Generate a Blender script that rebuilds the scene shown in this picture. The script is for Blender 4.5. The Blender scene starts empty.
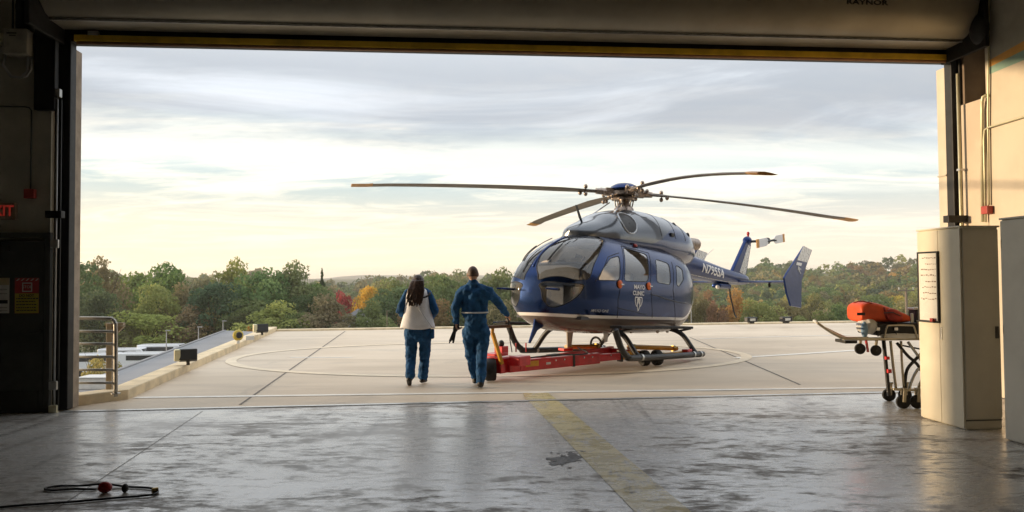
import bpy, bmesh, math, random
import numpy as np
from mathutils import Vector, Matrix
from mathutils.geometry import delaunay_2d_cdt
from mathutils.bvhtree import BVHTree

S = bpy.context.scene
COL = S.collection
R = math.radians
rng = random.Random(7)

# ------------------------------------------------------------------ camera
F_PX, CAM_H = 745.0, 1.68
PIT, ROLL = math.atan(22 / F_PX), R(0.42)
_fw = np.array([0, math.cos(PIT), math.sin(PIT)])
_r0 = np.array([1.0, 0, 0]); _u0 = np.cross(_r0, _fw)
_rt = _r0 * math.cos(ROLL) - _u0 * math.sin(ROLL)
_up = _u0 * math.cos(ROLL) + _r0 * math.sin(ROLL)
_C = np.array([0, 0, CAM_H])
cam = bpy.data.cameras.new('camera'); cam_o = bpy.data.objects.new('camera', cam); COL.objects.link(cam_o)
cam.sensor_width = 36; cam.lens = 36 * F_PX / 1024; cam.clip_start = .05; cam.clip_end = 9000
cam_o.matrix_world = Matrix(((_rt[0], _up[0], -_fw[0], 0), (_rt[1], _up[1], -_fw[1], 0), (_rt[2], _up[2], -_fw[2], CAM_H), (0, 0, 0, 1)))
S.camera = cam_o
S.render.resolution_x, S.render.resolution_y = 1024, 512
S.render.engine = 'CYCLES'
S.cycles.max_bounces = 8; S.cycles.transparent_max_bounces = 12; S.cycles.diffuse_bounces = 4; S.cycles.glossy_bounces = 4
S.cycles.caustics_reflective = False; S.cycles.caustics_refractive = False
S.cycles.sample_clamp_indirect = 6


def ray(x, y):
    v = _fw + _rt * (x - 512) / F_PX - _up * (y - 256) / F_PX
    return v / v[1]
def gp(x, y, z=0.0):                       # pixel -> point at height z
    v = ray(x, y); return _C + v * ((z - CAM_H) / v[2])
def at(x, y, Y):                           # pixel -> point at depth Y
    return _C + ray(x, y) * Y
def proj(P):
    v = np.asarray(P, float) - _C; d = v @ _fw
    return np.stack([512 + F_PX * (v @ _rt) / d, 256 - F_PX * (v @ _up) / d], -1)

# ------------------------------------------------------------------ view
S.view_settings.view_transform = 'Standard'; S.view_settings.look = 'None'
S.view_settings.gamma = 1; S.view_settings.use_curve_mapping = False
S.view_settings.exposure = 1.12

# ------------------------------------------------------------------ sun and sky
SUN_AZ, SUN_EL = R(81.5), R(4.2)              # azimuth to the left of straight ahead
sv = Vector((-math.sin(SUN_AZ) * math.cos(SUN_EL), math.cos(SUN_AZ) * math.cos(SUN_EL), math.sin(SUN_EL)))
sun = bpy.data.lights.new('sun', 'SUN'); sun.energy = 2.8; sun.angle = R(2.5); sun.color = (1.0, .74, .46)
sun_o = bpy.data.objects.new('sun', sun); COL.objects.link(sun_o)
sun_o.rotation_euler = sv.to_track_quat('Z', 'Y').to_euler(); sun_o.location = (-40, 30, 40)

W = bpy.data.worlds.new('World'); S.world = W; W.use_nodes = True
nt = W.node_tree; nt.nodes.clear()
class N:                                   # tiny node helper
    def __init__(s, tree): s.t = tree
    def n(s, kind, **kw):
        o = s.t.nodes.new(kind)
        for k, v in kw.items():
            if k.startswith('i_'): o.inputs[k[2:].replace('_', ' ')].default_value = v
            else: setattr(o, k, v)
        return o
    def l(s, a, b): s.t.links.new(a, b)
    def m(s, op, a, b=None, c=None, clamp=False):
        o = s.t.nodes.new('ShaderNodeMath'); o.operation = op; o.use_clamp = clamp
        for i, v in enumerate((a, b, c)):
            if v is None: continue
            if isinstance(v, (int, float)): o.inputs[i].default_value = v
            else: s.l(v, o.inputs[i])
        return o.outputs[0]
    def sm(s, v, a, b):                    # smoothstep
        o = s.t.nodes.new('ShaderNodeMapRange'); o.interpolation_type = 'SMOOTHSTEP'
        s.l(v, o.inputs[0]); o.inputs[1].default_value = a; o.inputs[2].default_value = b
        return o.outputs[0]
    def mix(s, f, a, b, mode='MIX'):
        o = s.t.nodes.new('ShaderNodeMix'); o.data_type = 'RGBA'; o.blend_type = mode
        for sock, v in ((o.inputs[0], f), (o.inputs[6], a), (o.inputs[7], b)):
            if isinstance(v, (int, float)): sock.default_value = v
            elif isinstance(v, tuple): sock.default_value = v if len(v) == 4 else v + (1,)
            else: s.l(v, sock)
        return o.outputs[2]
    def noise(s, vec, scale, detail=4, rough=.5, dist=0, out=0):
        o = s.t.nodes.new('ShaderNodeTexNoise'); o.inputs['Scale'].default_value = scale
        o.inputs['Detail'].default_value = detail; o.inputs['Roughness'].default_value = rough; o.inputs['Distortion'].default_value = dist
        if vec is not None: s.l(vec, o.inputs['Vector'])
        return o.outputs[out]
    def mapping(s, vec, scale=(1, 1, 1), rot=(0, 0, 0), loc=(0, 0, 0)):
        o = s.t.nodes.new('ShaderNodeMapping'); s.l(vec, o.inputs[0])
        o.inputs['Scale'].default_value = scale; o.inputs['Rotation'].default_value = rot; o.inputs['Location'].default_value = loc
        return o.outputs[0]

w = N(nt)
sky = w.n('ShaderNodeTexSky', sky_type='NISHITA', sun_disc=False)
sky.sun_elevation = SUN_EL; sky.sun_rotation = -SUN_AZ; sky.air_density = 1.2; sky.dust_density = 2.0; sky.ozone_density = 1.5
tc = w.n('ShaderNodeTexCoord').outputs['Generated']
sx = w.n('ShaderNodeSeparateXYZ'); w.l(tc, sx.inputs[0])
X, Y, Z = sx.outputs
zc = w.m('MAXIMUM', Z, 0.0); den = w.m('ADD', zc, .07)
cb = w.n('ShaderNodeCombineXYZ'); w.l(w.m('DIVIDE', X, den), cb.inputs[0]); w.l(w.m('DIVIDE', Y, den), cb.inputs[1])
P = cb.outputs[0]
# cirrus: streaks lying across the view, gently slanted
pc = w.mapping(P, (.42, .80, 1), (0, 0, R(-20)), (3.1, .6, 0))
warp = w.noise(P, .35, 3, .5, 0, 1)
vadd = w.n('ShaderNodeVectorMath', operation='MULTIPLY_ADD'); w.l(warp, vadd.inputs[0]); vadd.inputs[1].default_value = (2.2, 2.2, 0); w.l(pc, vadd.inputs[2])
c1 = w.noise(vadd.outputs[0], 1.2, 12, .68, .6)
c2 = w.noise(w.mapping(P, (.30, .70, 1), (0, 0, R(24)), (7, 1, 0)), 1.5, 10, .66, 1.4)
cir = w.m('ADD', w.m('MULTIPLY', c1, .65), w.m('MULTIPLY', c2, .45))
cir_m = w.sm(cir, .50, .68)
# grey deck higher up, ragged lower edge
dk = w.noise(w.mapping(P, (.24, .5, 1), (0, 0, R(14)), (1.7, 4.2, 0)), 1.0, 9, .62, .9)
edge = w.m('ADD', w.m('ADD', zc, w.m('MULTIPLY', w.m('SUBTRACT', dk, .5), .16)), w.m('MULTIPLY', X, .05))
deck_m = w.sm(edge, .145, .205); rim = w.m('MULTIPLY', w.sm(edge, .10, .155), w.m('SUBTRACT', 1.0, w.sm(edge, .160, .205)))
dtone = w.noise(w.mapping(P, (.34, .62, 1), (0, 0, R(16)), (0, 2.2, 0)), 1.0, 9, .60, .8)
K = 7.1
def c10(r, g, b): return (r * K, g * K, b * K, 1)
gap = w.mix(.70, sky.outputs[0], c10(.44, .59, .67))
low = w.mix(w.sm(zc, .0, .15), w.mix(w.sm(X, -.55, .35), c10(1.0, .81, .52), c10(.86, .72, .55)), gap)               # warm band near the horizon
ccol = w.mix(w.sm(zc, .02, .16), w.mix(w.sm(X, -.5, .3), c10(1.02, .88, .62), c10(.92, .80, .62)), c10(1.0, .93, .76))
s1 = w.mix(w.m('MULTIPLY', cir_m, .85), low, ccol)
dcol = w.mix(w.sm(dtone, .50, .74), w.mix(w.sm(zc, .20, .5), c10(.34, .37, .415), c10(.86, .89, .93)), w.mix(w.sm(zc, .18, .5), c10(.66, .70, .76), c10(1.15, 1.17, 1.2)))  # deck brightened towards the unseen zenith to throw more light on the scene
s1 = w.mix(w.m('MULTIPLY', rim, .5), s1, c10(1.0, .95, .82))
s2 = w.mix(w.m('MULTIPLY', deck_m, .93), s1, dcol)
below = w.mix(w.sm(Z, -.02, .0), c10(.12, .12, .09), s2)
bg = w.n('ShaderNodeBackground'); w.l(below, bg.inputs[0]); bg.inputs[1].default_value = 0.1
wo = w.n('ShaderNodeOutputWorld'); w.l(bg.outputs[0], wo.inputs[0])

# ------------------------------------------------------------------ materials
MATS = {}
def mat(name, col, rough=.6, metal=0.0, var=.12, vscale=6.0, bump=0.0, bscale=40.0, coat=0.0, spec=.5, col2=None, emit=0.0):
    if name in MATS: return MATS[name]
    m = bpy.data.materials.new(name); m.use_nodes = True; t = m.node_tree; k = N(t)
    b = t.nodes['Principled BSDF']
    tcn = k.n('ShaderNodeTexCoord').outputs['Object']
    nz = k.noise(tcn, vscale, 6, .6)
    c2 = col2 or tuple(c * (1 - var * 2) for c in col)
    k.l(k.mix(k.sm(nz, .35, .68), col, c2), b.inputs['Base Color'])
    rr = k.n('ShaderNodeMapRange'); k.l(k.noise(tcn, vscale * 2.3, 4, .6), rr.inputs[0])
    rr.inputs[3].default_value = max(rough - .1, .02); rr.inputs[4].default_value = min(rough + .1, 1)
    k.l(rr.outputs[0], b.inputs['Roughness'])
    b.inputs['Metallic'].default_value = metal; b.inputs['Specular IOR Level'].default_value = spec
    b.inputs['Coat Weight'].default_value = coat; b.inputs['Coat Roughness'].default_value = .05
    if bump:
        bn = k.n('ShaderNodeBump'); bn.inputs['Strength'].default_value = bump; bn.inputs['Distance'].default_value = .01
        k.l(k.noise(tcn, bscale, 5, .6), bn.inputs['Height']); k.l(bn.outputs[0], b.inputs['Normal'])
    if emit:
        b.inputs['Emission Color'].default_value = col + (1,); b.inputs['Emission Strength'].default_value = emit
    MATS[name] = m
    return m

# ------------------------------------------------------------------ mesh builder
class B:
    def __init__(s, M=None): s.v = []; s.f = []; s.M = M
    def add(s, vs, fs):
        o = len(s.v)
        s.v += [tuple(float(q) for q in p) for p in vs]; s.f += [tuple(i + o for i in f) for f in fs]
        return s
    def box(s, c, d, rot=None):
        hx, hy, hz = d[0] / 2, d[1] / 2, d[2] / 2
        vs = [Vector((x, y, z)) for x in (-hx, hx) for y in (-hy, hy) for z in (-hz, hz)]
        if rot is not None: vs = [rot @ v for v in vs]
        c = Vector(c)
        return s.add([v + c for v in vs], [(0, 1, 3, 2), (4, 6, 7, 5), (0, 4, 5, 1), (2, 3, 7, 6), (0, 2, 6, 4), (1, 5, 7, 3)])
    def bar(s, p0, p1, wd, ht, up=(0, 0, 1)):              # rectangular bar between two points
        p0, p1 = Vector(p0), Vector(p1); d = p1 - p0; L = d.length; d.normalize()
        u = Vector(up); sd = d.cross(u)
        if sd.length < 1e-4: sd = d.cross(Vector((1, 0, 0)))
        sd.normalize(); u = sd.cross(d)
        vs = []
        for p in (p0, p1):
            for a, b in ((-1, -1), (1, -1), (1, 1), (-1, 1)): vs.append(p + sd * (a * wd / 2) + u * (b * ht / 2))
        return s.add(vs, [(3, 2, 1, 0), (4, 5, 6, 7)] + [(i, (i + 1) % 4, 4 + (i + 1) % 4, 4 + i) for i in range(4)])
    def rings(s, rs, cap=True, close=False):
        n = len(rs[0]); vs = [p for r in rs for p in r]; fs = []
        for i in range(len(rs) - 1 + (1 if close else 0)):
            j = (i + 1) % len(rs)
            for k in range(n):
                k2 = (k + 1) % n; fs.append((i * n + k, i * n + k2, j * n + k2, j * n + k))
        if cap and not close:
            fs.append(tuple(reversed(range(n)))); fs.append(tuple(range((len(rs) - 1) * n, len(rs) * n)))
        return s.add(vs, fs)
    def tube(s, pts, r, n=10, cap=True, close=False, flat=1.0):
        pts = [Vector(p) for p in pts]; rs = []; N_ = len(pts)
        rad = r if isinstance(r, (list, tuple)) else [r] * N_
        prev = None
        for i, p in enumerate(pts):
            if close: d = (pts[(i + 1) % N_] - pts[i - 1])
            else: d = (pts[min(i + 1, N_ - 1)] - pts[max(i - 1, 0)])
            d.normalize()
            if prev is None:
                a = Vector((0, 0, 1)) if abs(d.z) < .9 else Vector((1, 0, 0))
                u = (a - d * a.dot(d)).normalized()
            else:
                u = (prev - d * prev.dot(d)).normalized()
            prev = u; q = d.cross(u)
            rs.append([p + (u * math.cos(t) * flat + q * math.sin(t)) * rad[i] for t in [2 * math.pi * k / n for k in range(n)]])
        return s.rings(rs, cap, close)
    def cyl(s, p0, p1, r0, r1=None, n=14): return s.tube([p0, p1], [r0, r0 if r1 is None else r1], n)
    def lathe(s, prof, c=(0, 0, 0), axis=(0, 0, 1), n=20):       # prof: (radius, offset along the axis)
        ax = Vector(axis).normalized(); a = Vector((1, 0, 0)) if abs(ax.x) < .9 else Vector((0, 1, 0))
        u = (a - ax * a.dot(ax)).normalized(); q = ax.cross(u); c = Vector(c)
        return s.rings([[c + ax * h + (u * math.cos(t) + q * math.sin(t)) * max(r, 1e-4) for t in [2 * math.pi * k / n for k in range(n)]] for r, h in prof], True)
    def ell(s, c, r, n=14, m=9, rot=None):
        rs = []
        for i in range(m + 1):
            t = math.pi * i / m; rr = []
            for k in range(n):
                p = 2 * math.pi * k / n
                v = Vector((max(math.sin(t), .004) * math.cos(p) * r[0], max(math.sin(t), .004) * math.sin(p) * r[1], -math.cos(t) * r[2]))
                if rot is not None: v = rot @ v
                rr.append(v + Vector(c))
            rs.append(rr)
        return s.rings(rs)
    def prism(s, poly, off):                                   # 3d polygon extruded by a vector
        n = len(poly); off = Vector(off); a = [Vector(p) for p in poly]
        return s.add(a + [p + off for p in a], [tuple(reversed(range(n))), tuple(range(n, 2 * n))] + [(i, (i + 1) % n, n + (i + 1) % n, n + i) for i in range(n)])
    def quad(s, *p): return s.add(p, [tuple(range(len(p)))])
    def mesh(s, name):
        me = bpy.data.meshes.new(name); vs = s.v
        if s.M is not None: vs = [tuple(s.M @ Vector(p)) for p in vs]
        me.from_pydata(vs, [], s.f); me.update()
        bm = bmesh.new(); bm.from_mesh(me); bmesh.ops.recalc_face_normals(bm, faces=bm.faces); bm.to_mesh(me); bm.free()
        return me
    def obj(s, name, m, parent=None, smooth=False, bevel=0.0, seg=2):
        me = s.mesh(name); me.materials.append(m if not isinstance(m, str) else MATS[m])
        return link(name, me, parent, smooth, bevel, seg)

def link(name, me, parent=None, smooth=False, bevel=0.0, seg=2):
    o = bpy.data.objects.new(name, me); COL.objects.link(o); o.parent = parent
    if smooth:
        me.shade_smooth() if smooth is True else me.set_sharp_from_angle(angle=R(smooth)) or me.shade_smooth()
        if smooth is not True: me.set_sharp_from_angle(angle=R(smooth))
    if bevel:
        b = o.modifiers.new('bevel', 'BEVEL'); b.width = bevel; b.segments = seg; b.limit_method = 'ANGLE'; b.angle_limit = R(40)
        b.harden_normals = False
    return o
def tag(o, label=None, cat=None, group=None, kind=None):
    for k, v in (('label', label), ('category', cat), ('group', group), ('kind', kind)):
        if v: o[k] = v
    return o
def thing(name, label, cat, loc=(0, 0, 0), rz=0.0, group=None):
    o = bpy.data.objects.new(name, None); COL.objects.link(o); o.location = loc; o.rotation_euler = (0, 0, rz)
    o.empty_display_size = .2
    return tag(o, label, cat, group)
def struct(o): o['kind'] = 'structure'; return o
def copy_tree(o, parent=None):
    c = o.copy(); COL.objects.link(c); c.parent = parent
    for ch in list(o.children): copy_tree(ch, c)
    return c
def evaluated(o, name):                                        # freeze modifiers without operators
    dg = bpy.context.evaluated_depsgraph_get(); dg.update()
    me = bpy.data.meshes.new_from_object(o.evaluated_get(dg)); me.name = name
    return me
def text_mesh(body, size=1.0, extrude=.002, bold=0.0, shear=0.0, space=1.0):
    cu = bpy.data.curves.new('txt', 'FONT'); cu.body = body; cu.size = size; cu.extrude = extrude; cu.offset = bold
    cu.align_x = 'CENTER'; cu.align_y = 'CENTER'; cu.shear = shear; cu.space_character = space; cu.resolution_u = 4
    o = bpy.data.objects.new('txt', cu); COL.objects.link(o)
    me = evaluated(o, body.lower().replace(' ', '_'))
    bpy.data.objects.remove(o); bpy.data.curves.remove(cu)
    return me
def put_text(name, me, m, M, parent=None):
    me.transform(M); me.materials.clear(); me.materials.append(m)
    return link(name, me, parent)
# ------------------------------------------------------------------ hangar frame: u along the door, v outwards
HA = R(5.5); HO = Vector((.2, 10.25, 0))
HM = Matrix.Translation(HO) @ Matrix.Rotation(HA, 4, 'Z')
HI = HM.inverted()
def hpt(u, v, z=0): return HM @ Vector((u, v, z))
def h_of(p): return HI @ Vector(p)
def on_u(px, py, u):                        # pixel -> hangar point on the plane u = const
    o = h_of(_C); d = h_of(_C + ray(px, py)) - o
    return o + d * ((u - o.x) / d.x)
def on_v(px, py, v):
    o = h_of(_C); d = h_of(_C + ray(px, py)) - o
    return o + d * ((v - o.y) / d.y)
def hthing(name, label, cat, u, v, group=None, z=0):
    return thing(name, label, cat, hpt(u, v, z), HA, group)

# floor: power-trowelled concrete, wet and streaked by the squeegee
def floor_material(name='hangar_floor_concrete', paint=False):
    m = bpy.data.materials.new(name); m.use_nodes = True; k = N(m.node_tree); b = m.node_tree.nodes['Principled BSDF']
    tc = k.n('ShaderNodeNewGeometry').outputs['Position']
    fine = k.noise(k.mapping(tc, (.55, 1.2, 1)), 9, 10, .74)
    grit = k.noise(tc, 60, 4, .6)
    big = k.noise(k.mapping(tc, (.35, .8, 1), (0, 0, 0), (3, 1, 0)), .8, 5, .6, .8)
    wp = k.noise(tc, .8, 4, .55, 0, 1)
    va = k.n('ShaderNodeVectorMath', operation='MULTIPLY_ADD'); k.l(wp, va.inputs[0]); va.inputs[1].default_value = (.9, .9, 0); k.l(tc, va.inputs[2])
    st = k.noise(k.mapping(va.outputs[0], (.40, 2.3, 1), (0, 0, R(-6))), 1.25, 9, .62, 1.0)       # squeegee streaks along the door
    st2 = k.noise(k.mapping(va.outputs[0], (.6, 5.2, 1), (0, 0, R(10))), 1.6, 7, .64, .6)
    patch = k.noise(k.mapping(tc, (.7, 1.0, 1), (0, 0, R(20)), (2, 5, 0)), 1.5, 10, .70, .5)
    mix_ = k.m('ADD', k.m('ADD', k.m('ADD', k.m('MULTIPLY', st, .36), k.m('MULTIPLY', st2, .22)), k.m('MULTIPLY', patch, .36)), k.m('MULTIPLY', k.m('SUBTRACT', big, .5), .30))
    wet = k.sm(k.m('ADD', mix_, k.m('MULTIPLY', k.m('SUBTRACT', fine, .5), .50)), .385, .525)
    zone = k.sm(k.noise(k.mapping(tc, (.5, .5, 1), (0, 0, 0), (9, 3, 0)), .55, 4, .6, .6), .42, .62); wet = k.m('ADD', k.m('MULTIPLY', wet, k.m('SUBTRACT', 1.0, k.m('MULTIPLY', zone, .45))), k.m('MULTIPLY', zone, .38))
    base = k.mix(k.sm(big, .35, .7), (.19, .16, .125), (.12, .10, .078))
    base = k.mix(k.m('MULTIPLY', wet, .85), base, (.70, .68, .64))  # wet patches paled: sheen of the sky put into the base colour
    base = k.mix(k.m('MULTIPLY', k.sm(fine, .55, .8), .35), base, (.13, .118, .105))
    trk = k.noise(k.mapping(tc, (2.6, .10, 1), (0, 0, R(7)), (.4, 0, 0)), 1.6, 6, .6, .3); base = k.mix(k.m('MULTIPLY', k.sm(trk, .56, .70), .55), base, (.10, .088, .072))
    if paint:
        worn = k.m('MULTIPLY', k.sm(k.m('ADD', k.noise(k.mapping(tc, (1.2, .5, 1)), 5, 9, .75, .5), k.m('MULTIPLY', k.m('SUBTRACT', st, .5), .5)), .34, .52), .88)
        base = k.mix(worn, base, (.62, .51, .20))
    k.l(base, b.inputs['Base Color'])
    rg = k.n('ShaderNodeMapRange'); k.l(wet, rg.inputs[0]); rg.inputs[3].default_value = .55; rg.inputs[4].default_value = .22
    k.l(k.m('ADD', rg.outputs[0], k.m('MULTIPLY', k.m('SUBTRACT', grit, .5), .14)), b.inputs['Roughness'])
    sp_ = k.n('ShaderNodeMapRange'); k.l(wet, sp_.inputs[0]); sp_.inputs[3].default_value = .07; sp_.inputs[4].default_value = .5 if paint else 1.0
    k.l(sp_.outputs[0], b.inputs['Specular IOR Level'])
    b.inputs['IOR'].default_value = 2.7
    bn = k.n('ShaderNodeBump'); bn.inputs['Strength'].default_value = .16; bn.inputs['Distance'].default_value = .008
    hgt = k.m('ADD', k.m('MULTIPLY', st, 1.0), k.m('ADD', k.m('MULTIPLY', st2, .55), k.m('MULTIPLY', fine, .10)))
    k.l(hgt, bn.inputs['Height']); k.l(bn.outputs[0], b.inputs['Normal'])
    return m
MATS['yellow_stripe'] = floor_material('yellow_stripe_paint', True)
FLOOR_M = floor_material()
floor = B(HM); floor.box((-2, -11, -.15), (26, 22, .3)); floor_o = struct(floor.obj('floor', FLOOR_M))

def pad_material():
    m = bpy.data.materials.new('pad_concrete'); m.use_nodes = True; k = N(m.node_tree); b = m.node_tree.nodes['Principled BSDF']
    tc = k.n('ShaderNodeTexCoord').outputs['Object']
    a = k.noise(k.mapping(tc, (.25, .6, 1)), .8, 7, .6, .7); f = k.noise(tc, 14, 8, .7); s = k.noise(k.mapping(tc, (.12, .9, 1), (0, 0, R(12))), 1.3, 6, .6, .9)
    c = k.mix(k.sm(a, .35, .68), (.66, .545, .405), (.53, .425, .30))
    c = k.mix(k.m('MULTIPLY', k.sm(s, .50, .70), .75), c, (.45, .36, .26))
    c = k.mix(k.m('MULTIPLY', f, .35), c, (.70, .61, .49))
    o = k.noise(k.mapping(tc, (1, .7, 1), (0, 0, R(30)), (4, 2, 0)), .55, 8, .7, 1.2); c = k.mix(k.m('MULTIPLY', k.sm(o, .55, .72), .55), c, (.33, .28, .22))
    sk = k.noise(k.mapping(tc, (.15, 3.5, 1), (0, 0, R(48)), (1, 7, 0)), 1.0, 6, .65, .5); c = k.mix(k.m('MULTIPLY', k.sm(sk, .60, .74), .4), c, (.26, .23, .19))
    k.l(c, b.inputs['Base Color']); b.inputs['Roughness'].default_value = .62
    bn = k.n('ShaderNodeBump'); bn.inputs['Strength'].default_value = .3; bn.inputs['Distance'].default_value = .006
    k.l(f, bn.inputs['Height']); k.l(bn.outputs[0], b.inputs['Normal'])
    return m
PAD_M = pad_material()
mat('coping_concrete', (.78, .64, .42), .75, var=.14, vscale=3, bump=.3)
mat('pad_line_paint', (.93, .89, .80), .6, var=.07, vscale=4)
mat('pad_yellow_paint', (.83, .70, .51), .65, var=.07, vscale=3)
mat('joint_sealant', (.17, .15, .125), .8)
mat('yellow_floor_paint', (.50, .41, .16), .42, var=.28, vscale=5, bump=.2, col2=(.22, .195, .13))
mat('puddle_sealer', (.035, .032, .028), .35, var=.2)
# corners of the rooftop pad
A0 = gp(128, 398); A1 = gp(275, 331); A2 = A1 + (gp(810, 323) - A1) * 1.75; A3 = np.array([hpt(22, .02)[0], hpt(22, .02)[1], 0]); A4 = np.array([*hpt(-6.2, .02)[:2], 0]); A5 = np.array([*hpt(-6.2, .62)[:2], 0])
pad = B(); pz = -.012
pad.prism([(p[0], p[1], pz) for p in (A4, A3, A2, A1, A0, A5)], (0, 0, -.6)); pad_o = struct(pad.obj('landing_pad', PAD_M))
def strip(b, p, q, wd, z):
    p, q = Vector((p[0], p[1], z)), Vector((q[0], q[1], z)); n = (q - p).normalized().cross(Vector((0, 0, 1))) * wd / 2
    b.quad(p - n, q - n, q + n, p + n)
for (a, b_, c_, d_) in ((345, 331, 240, 404), (690, 337, 800, 384)):
    j = B(); strip(j, gp(a, b_), gp(c_, d_), .035, pz + .004); j.obj('joint', 'joint_sealant', pad_o)
for (x0, y0, x1, y1, wd) in ((135, 397, 1000, 385.5, .13), (735, 357.5, 862, 349.5, .17), (700, 338.5, 850, 334.5, .10), (290, 357, 352, 357, .10)):
    j = B(); strip(j, gp(x0, y0), gp(x1, y1), wd, pz + .006); j.obj('painted_line', 'pad_line_paint', pad_o)
def ring(b, c, rx, ry, wd, z, a0=0, a1=360, n=80, rot=0):
    pr = None
    for i in range(n + 1):
        t = R(a0 + (a1 - a0) * i / n); pts = []
        for q in (-wd / 2, wd / 2):
            x, y = (rx + q) * math.cos(t), (ry + q) * math.sin(t)
            pts.append((c[0] + x * math.cos(rot) - y * math.sin(rot), c[1] + x * math.sin(rot) + y * math.cos(rot), z))
        if pr: b.quad(pr[0], pts[0], pts[1], pr[1])
        pr = pts
j = B(); ring(j, (-.5, 16.3), 5.5, 3.4, .22, pz + .008); j.obj('painted_ring', 'pad_yellow_paint', pad_o)
# kerb round the pad
def kerb_run(pts, wd, h, name, m, parent=None):
    b = B()
    P_ = [Vector((p[0], p[1], 0)) for p in pts]; rs = []
    for i, p in enumerate(P_):
        d0 = (P_[i] - P_[max(i - 1, 0)]); d1 = (P_[min(i + 1, len(P_) - 1)] - P_[i])
        n = ((d0.normalized() if d0.length else Vector()) + (d1.normalized() if d1.length else Vector())).normalized().cross(Vector((0, 0, 1)))
        rs.append([p + n * (-wd / 2) + Vector((0, 0, -.5)), p + n * (-wd / 2) + Vector((0, 0, h)), p + n * (wd / 2) + Vector((0, 0, h)), p + n * (wd / 2) + Vector((0, 0, -.5))])
    b.rings(rs)
    return b.obj(name, m, parent, bevel=.015)
kb = kerb_run([A5 + np.array([-.4, -.05, 0]), A5 + np.array([.02, .0, 0]), A0 + np.array([-.14, .0, 0]), A1 + np.array([-.16, .16, 0])], .34, .13, 'kerb', MATS['coping_concrete']); struct(kb)
kb2 = kerb_run([A1 + np.array([.02, .18, 0]), A2 + np.array([.5, .2, 0])], .30, .045, 'kerb', MATS['coping_concrete']); struct(kb2)

# yellow guide stripe, floor joint and floor repair, laid on the floor sheet
def floor_pt(x, y): p = gp(x, y); return Vector((p[0], p[1], 0))
ys = B(); ys.quad(*[floor_pt(x, y) + Vector((0, 0, .004)) for x, y in ((524, 396.5), (553, 396.5), (708, 526), (648, 526))])
tag(ys.obj('floor_stripe', 'yellow_stripe'), 'worn yellow guide stripe painted across the wet hangar floor', 'floor stripe')
ys2 = B(); ys2.quad(*[floor_pt(x, y) + Vector((0, 0, -.004)) for x, y in ((523, 392.5), (548, 392.5), (553, 396.2), (524, 396.2))]); ys2.obj('painted_line', 'yellow_stripe', pad_o)
fj = B(); strip(fj, floor_pt(203, 411), floor_pt(40, 520), .007, .003); fj.obj('joint', 'joint_sealant', floor_o)
fj = B(); strip(fj, floor_pt(585, 432), floor_pt(660, 512), .010, .003); fj.obj('joint', 'joint_sealant', floor_o)
pd = B()
def ragged(c, rx, ry, n, z, sd):
    r_ = random.Random(sd); ph = [r_.uniform(0, 6.28) for _ in range(6)]
    rad = lambda t: 1 + .30 * math.sin(2 * t + ph[0]) + .22 * math.sin(5 * t + ph[1]) + .16 * math.sin(9 * t + ph[2]) + .12 * math.sin(17 * t + ph[3])
    ring_ = [c + Vector((math.cos(t) * rx * rad(t) * r_.uniform(.85, 1.1), math.sin(t) * ry * rad(t) * r_.uniform(.85, 1.1), z)) for t in [2 * math.pi * i / n for i in range(n)]]
    pd.add([c + Vector((0, 0, z))] + ring_, [(0, 1 + i, 1 + (i + 1) % n) for i in range(n)])
ragged(floor_pt(566, 459), .13, .16, 60, .0035, 1); ragged(floor_pt(559, 463), .09, .07, 44, .0040, 2); ragged(floor_pt(573, 455), .05, .09, 36, .0043, 5)
for q in range(14): ragged(floor_pt(565 + rng.uniform(-19, 19), 460 + rng.uniform(-9, 9)), rng.uniform(.008, .03), rng.uniform(.01, .03), 14, .0046 + q * .0002, 20 + q)
tag(pd.obj('floor_patch', 'puddle_sealer'), 'broken black tar patch on the floor beside the yellow stripe', 'floor patch')
thr = B(HM); thr.box((.16, -.03, .004), (12.38, .09, .012)); mat('threshold_steel', (.62, .62, .6), .35, .8); thr.obj('threshold_strip', 'threshold_steel', floor_o)

# ------------------------------------------------------------------ hangar shell
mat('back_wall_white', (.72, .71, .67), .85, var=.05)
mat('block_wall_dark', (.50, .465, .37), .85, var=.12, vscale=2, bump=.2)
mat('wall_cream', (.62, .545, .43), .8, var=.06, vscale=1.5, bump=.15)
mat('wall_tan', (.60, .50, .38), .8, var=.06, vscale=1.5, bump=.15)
mat('ceiling_grey', (.55, .54, .50), .9)
mat('black_steel', (.018, .018, .018), .55, .3, var=.2)
mat('dark_steel', (.05, .048, .042), .5, .4)
mat('paint_orange', (.70, .36, .08), .7, var=.05)
mat('paint_teal', (.27, .42, .34), .7, var=.05)
mat('paint_and_shade_grey', (.40, .385, .33), .8, var=.06)
mat('galvanised', (.55, .55, .53), .35, .85, var=.12)
mat('conduit_cream', (.66, .62, .42), .4, .3, var=.08)
mat('red_box', (.42, .05, .035), .5)
mat('yellow_seal', (.88, .58, .04), .55, var=.2, vscale=2)
mat('rust_seal', (.36, .19, .10), .7)
UL, UR, ZT = -6.02, 6.34, 4.83
hr = hthing('hangar', 'dark concrete block hangar around the wide open roll-up doorway', 'hangar', 0, 0)
def hbox(name, m, c, d, parent=hr, bevel=0.0):
    b = B(); b.box(c, d); return b.obj(name, m, parent, bevel=bevel)
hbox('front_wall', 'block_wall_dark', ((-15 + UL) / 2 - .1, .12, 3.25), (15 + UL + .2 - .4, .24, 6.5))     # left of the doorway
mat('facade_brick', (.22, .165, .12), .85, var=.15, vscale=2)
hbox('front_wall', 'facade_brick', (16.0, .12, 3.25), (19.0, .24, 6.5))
hbox('lintel', 'dark_steel', (.16, .20, (ZT + 6.5) / 2 + .02), (12.9, .20, 6.5 - ZT))
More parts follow.
